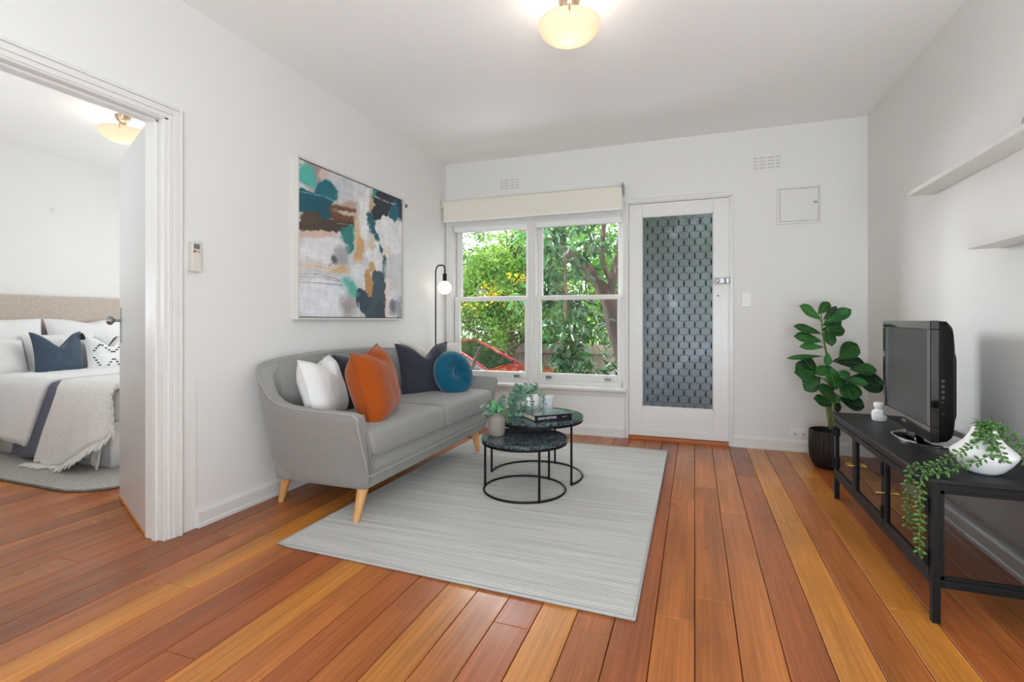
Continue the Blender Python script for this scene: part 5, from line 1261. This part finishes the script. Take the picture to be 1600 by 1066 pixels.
# foliage
def leaves_mesh(name, parent, centers, size, asp, m, n_per, spread, seed, droop=.3, kind='stuff'):
    rs = np.random.RandomState(seed); C0 = np.array(centers, float); n = len(C0)*n_per
    c = np.repeat(C0, n_per, 0)+rs.normal(0, 1, (n, 3))*np.array(spread)
    d = rs.normal(0, 1, (n, 3)); d[:, 2] -= droop; d /= np.linalg.norm(d, axis=1)[:, None]
    q = rs.normal(0, 1, (n, 3)); sd = np.cross(d, q); sd /= np.linalg.norm(sd, axis=1)[:, None]
    nn = np.cross(sd, d); s = size*rs.uniform(.7, 1.3, n)[:, None]
    v0 = c; v1 = c+d*s*.45+sd*s*asp*.5+nn*s*.06; v2 = c+d*s-nn*s*.08; v3 = c+d*s*.45-sd*s*asp*.5+nn*s*.06
    co = np.stack([v0, v1, v2, v3], 1).reshape(-1, 3)-np.array(origin(parent))
    f = np.arange(n*4).reshape(-1, 4); f2 = np.concatenate([f[:, [0, 1, 2]], f[:, [0, 2, 3]]])
    me = bpy.data.meshes.new(name); fast_mesh(me, co, f2); me.materials.append(m)
    o = bpy.data.objects.new(name, me); C.objects.link(o); o.parent = parent
    if kind: o['kind'] = kind
    return o
def cluster(cx, cy, cz, rx, ry, rz, n, seed, shell=.35):
    rs = np.random.RandomState(seed); a = rs.normal(0, 1, (n, 3)); a /= np.linalg.norm(a, axis=1)[:, None]; r = rs.uniform(shell, 1, n)**.7
    return np.stack([cx+a[:, 0]*r*rx, cy+a[:, 1]*r*ry, cz+a[:, 2]*r*rz], 1)
M_BARK = mat('brown_bark', rgb(66, 50, 42), .9, nz=(6, .35, 6), bump=(20, 1, .03), scale3=(1, 1, .4))
M_BARK2 = mat('pale_bark', rgb(124, 96, 70), .9, nz=(8, .3, 5))
L_LIME = leaf_mat('lime_wattle_leaf', rgb(104, 160, 56), rgb(172, 208, 96), .45, .5, scale=1.5)
L_MID = leaf_mat('mid_green_leaf', rgb(46, 102, 36), rgb(104, 160, 60), .4, .4, scale=1.5)
L_DARK = leaf_mat('dark_glossy_leaf', rgb(22, 66, 32), rgb(62, 116, 58), .25, .22, .8, scale=2)
L_YEL = leaf_mat('yellow_blossom', rgb(236, 196, 32), rgb(250, 220, 70), .4, .6, scale=5)
L_BACK = leaf_mat('hedge_leaf', rgb(78, 136, 52), rgb(158, 200, 96), .4, .5, scale=.8)

# big leaning tree with dark trunk on the right
bt_ = thing('leaning_tree', 'large leaning tree with dark curved trunk at the right window bay', 'tree', (-1.15, 6.6, GZ))
g = G()
tr = smooth_path([(-.72, 6.6, GZ), (-.80, 6.6, .3), (-.98, 6.6, .95), (-1.06, 6.6, 1.3), (-1.28, 6.6, 1.65), (-1.62, 6.6, 1.95), (-2.05, 6.6, 2.2), (-2.5, 6.7, 2.5)], 6)
g.tube(tr, [.13-.085*i/(len(tr)-1) for i in range(len(tr))], 12)
g.tube(smooth_path([(-1.04, 6.6, 1.3), (-1.0, 6.62, 1.6), (-.92, 6.65, 1.95), (-.85, 6.7, 2.6)], 5), .055, 8); g.tube(smooth_path([(-1.02, 6.6, 1.55), (-1.12, 6.55, 1.8), (-1.1, 6.5, 2.3)], 5), .03, 8)
g.tube(smooth_path([(-1.5, 6.6, 1.85), (-1.8, 6.55, 1.75), (-2.1, 6.5, 1.55)], 5), .022, 6)
obj('trunk', g, M_BARK, bt_, smooth=True)
cl = np.concatenate([cluster(-1.5, 7.6, 2.75, 1.7, .6, .8, 80, 1), cluster(-1.2, 6.9, 1.95, .7, .2, .25, 12, 2)])
leaves_mesh('leaves', bt_, cl, .11, .35, L_MID, 34, (.11, .11, .1), 21, .7)

# slender glossy tree
st_ = thing('slender_tree', 'slender tree with glossy drooping leaves in the right window bay', 'tree', (-1.42, 6.1, GZ))
g = G().tube(smooth_path([(-1.50, 6.1, GZ), (-1.48, 6.1, .4), (-1.50, 6.1, 1.2), (-1.52, 6.1, 2.0), (-1.5, 6.1, 2.6)], 5), .022, 8)
rd = random.Random(9); tips = []
for i in range(30):
    z = -.25+i*.09; a = rd.uniform(0, 2*PI); L_ = rd.uniform(.25, .65)
    p0 = Vector((-1.5, 6.1, z)); p1 = p0+Vector((math.cos(a)*L_*.5, math.sin(a)*L_*.35, .14)); p2 = p0+Vector((math.cos(a)*L_, math.sin(a)*L_*.5, .02-rd.random()*.2))
    g.tube([p0, p1, p2], [.006, .004, .002], 5); tips += [tuple(p0.lerp(p1, .7)), tuple(p1), tuple(p1.lerp(p2, .5)), tuple(p2)]
obj('trunk', g, M_BARK2, st_, smooth=True)
leaves_mesh('leaves', st_, tips, .14, .38, L_DARK, 13, (.07, .06, .07), 22, 1.1)

# wattle with yellow blossom on the left
wt = thing('wattle_tree', 'lime green wattle with yellow blossom in the left window bay', 'tree', (-3.7, 9.8, GZ))
g = G(); base = Vector((-3.6, 9.8, GZ))
rd = random.Random(14)
g.tube(smooth_path([base, base+Vector((.05, 0, 1.4)), base+Vector((-.05, 0, 2.4)), base+Vector((-.4, 0, 3.4))], 5), [.07-.0025*i for i in range(16)], 8)
for i in range(22):
    z = .9+i*.12; a = rd.choice([-1, 1])*rd.uniform(.6, 1.4); p0 = base+Vector((0, 0, z)); p2 = p0+Vector((a, rd.uniform(-.6, .1), rd.uniform(.2, .8)))
    g.tube(smooth_path([p0, p0.lerp(p2, .5)+Vector((0, 0, .1)), p2], 4), .016, 5)
obj('branches', g, M_BARK, wt, smooth=True)
cl = cluster(-3.8, 9.75, 1.75, 1.5, .45, 1.25, 300, 4, .1)
leaves_mesh('fine_leaves', wt, cl, .10, .22, L_LIME, 60, (.12, .09, .10), 23, .3)
leaves_mesh('darker_leaves', wt, cl[::2], .12, .35, L_MID, 34, (.14, .12, .12), 26, .3)
leaves_mesh('blossoms', wt, cluster(-3.6, 9.25, 1.5, 1.1, .1, .7, 16, 6, .0), .06, .7, L_YEL, 14, (.07, .03, .07), 24, .2)
# sawn branch stub by the red car
o = obj('cut_branch', G().tube([(-2.45, 5.2, GZ), (-2.42, 5.2, -.2), (-2.375, 5.2, .47), (-2.33, 5.2, .60), (-2.265, 5.2, .735)], [.03, .028, .024, .02, .016], 8), M_BARK, smooth=True, loc=(-2.4, 5.2, GZ))
tag(o, 'short brown cut branch in front of the red car', 'branch')

# low strappy plants at lower right
sp_ = thing('strappy_shrub', 'low glossy leafy shrub below the right window bay', 'shrub', (-1.5, 6.0, GZ))
cl = np.concatenate([cluster(-1.55, 6.5, -.05, .55, .3, .42, 40, 8, .1), cluster(-1.1, 6.9, .1, .5, .3, .5, 26, 9, .1)])
leaves_mesh('leaves', sp_, cl, .16, .28, L_DARK, 12, (.09, .09, .09), 31, -.6)
obj('shrub_stems', G().tube([(-1.55, 6.5, GZ), (-1.5, 6.5, 0)], .01, 5).tube([(-1.55, 6.5, GZ), (-1.7, 6.5, .1)], .01, 5).tube([(-1.1, 6.9, GZ), (-1.05, 6.9, .2)], .01, 5), M_BARK2, sp_)
ds_ = thing('dark_shrub', 'dark shrub seen as a blur through the patterned door glass', 'shrub', (.15, 5.9, GZ))
obj('shrub_stems', G().tube([(.1, 5.9, GZ), (.0, 5.9, .3)], .015, 6).tube([(.1, 5.9, GZ), (.3, 5.95, .4)], .015, 6), M_BARK, ds_)
leaves_mesh('leaves', ds_, cluster(.12, 5.9, .0, .62, .3, .62, 60, 12, .1), .10, .45, leaf_mat('deep_shrub_leaf', rgb(26, 48, 30), rgb(50, 78, 48), .1, .5), 40, (.1, .08, .1), 33, .2)
# background trees beyond the fence
spots = [(-8.6, 13.2, 1.0, 2.0, 1.3, 2.2), (-6.4, 12.6, 1.0, 1.8, 1.2, 1.9), (-4.4, 12.9, 1.2, 1.7, 1.2, 2.0), (-2.6, 12.6, 1.5, 1.6, 1.2, 2.4), (-.8, 13.0, 1.6, 1.6, 1.2, 2.5), (1.2, 12.8, 1.4, 1.6, 1.2, 2.4)]
labs = ['leafy green tree beyond the fence, far left of the row', 'leafy green tree beyond the fence, second from left', 'leafy green tree beyond the fence behind the wattle', 'tall leafy tree beyond the fence behind the mullion', 'tall leafy tree beyond the fence behind the slender tree', 'leafy tree beyond the fence, far right of the row']
for i, (x, y, z, a, b, c_) in enumerate(spots):
    t = thing('background_tree', labs[i], 'tree', (x, y, GZ), 'trees beyond the paling fence')
    obj('trunk', G().tube([(x, y, GZ), (x+.1, y, z), (x, y, z+c_*.6)], [.12, .09, .04], 8), M_BARK, t, smooth=True)
    leaves_mesh('leaves', t, cluster(x, y, z, a, b, c_, 110, 40+i, .4), .15, .5, L_BACK if i % 2 else L_MID, 62, (.2, .2, .2), 50+i, .3)
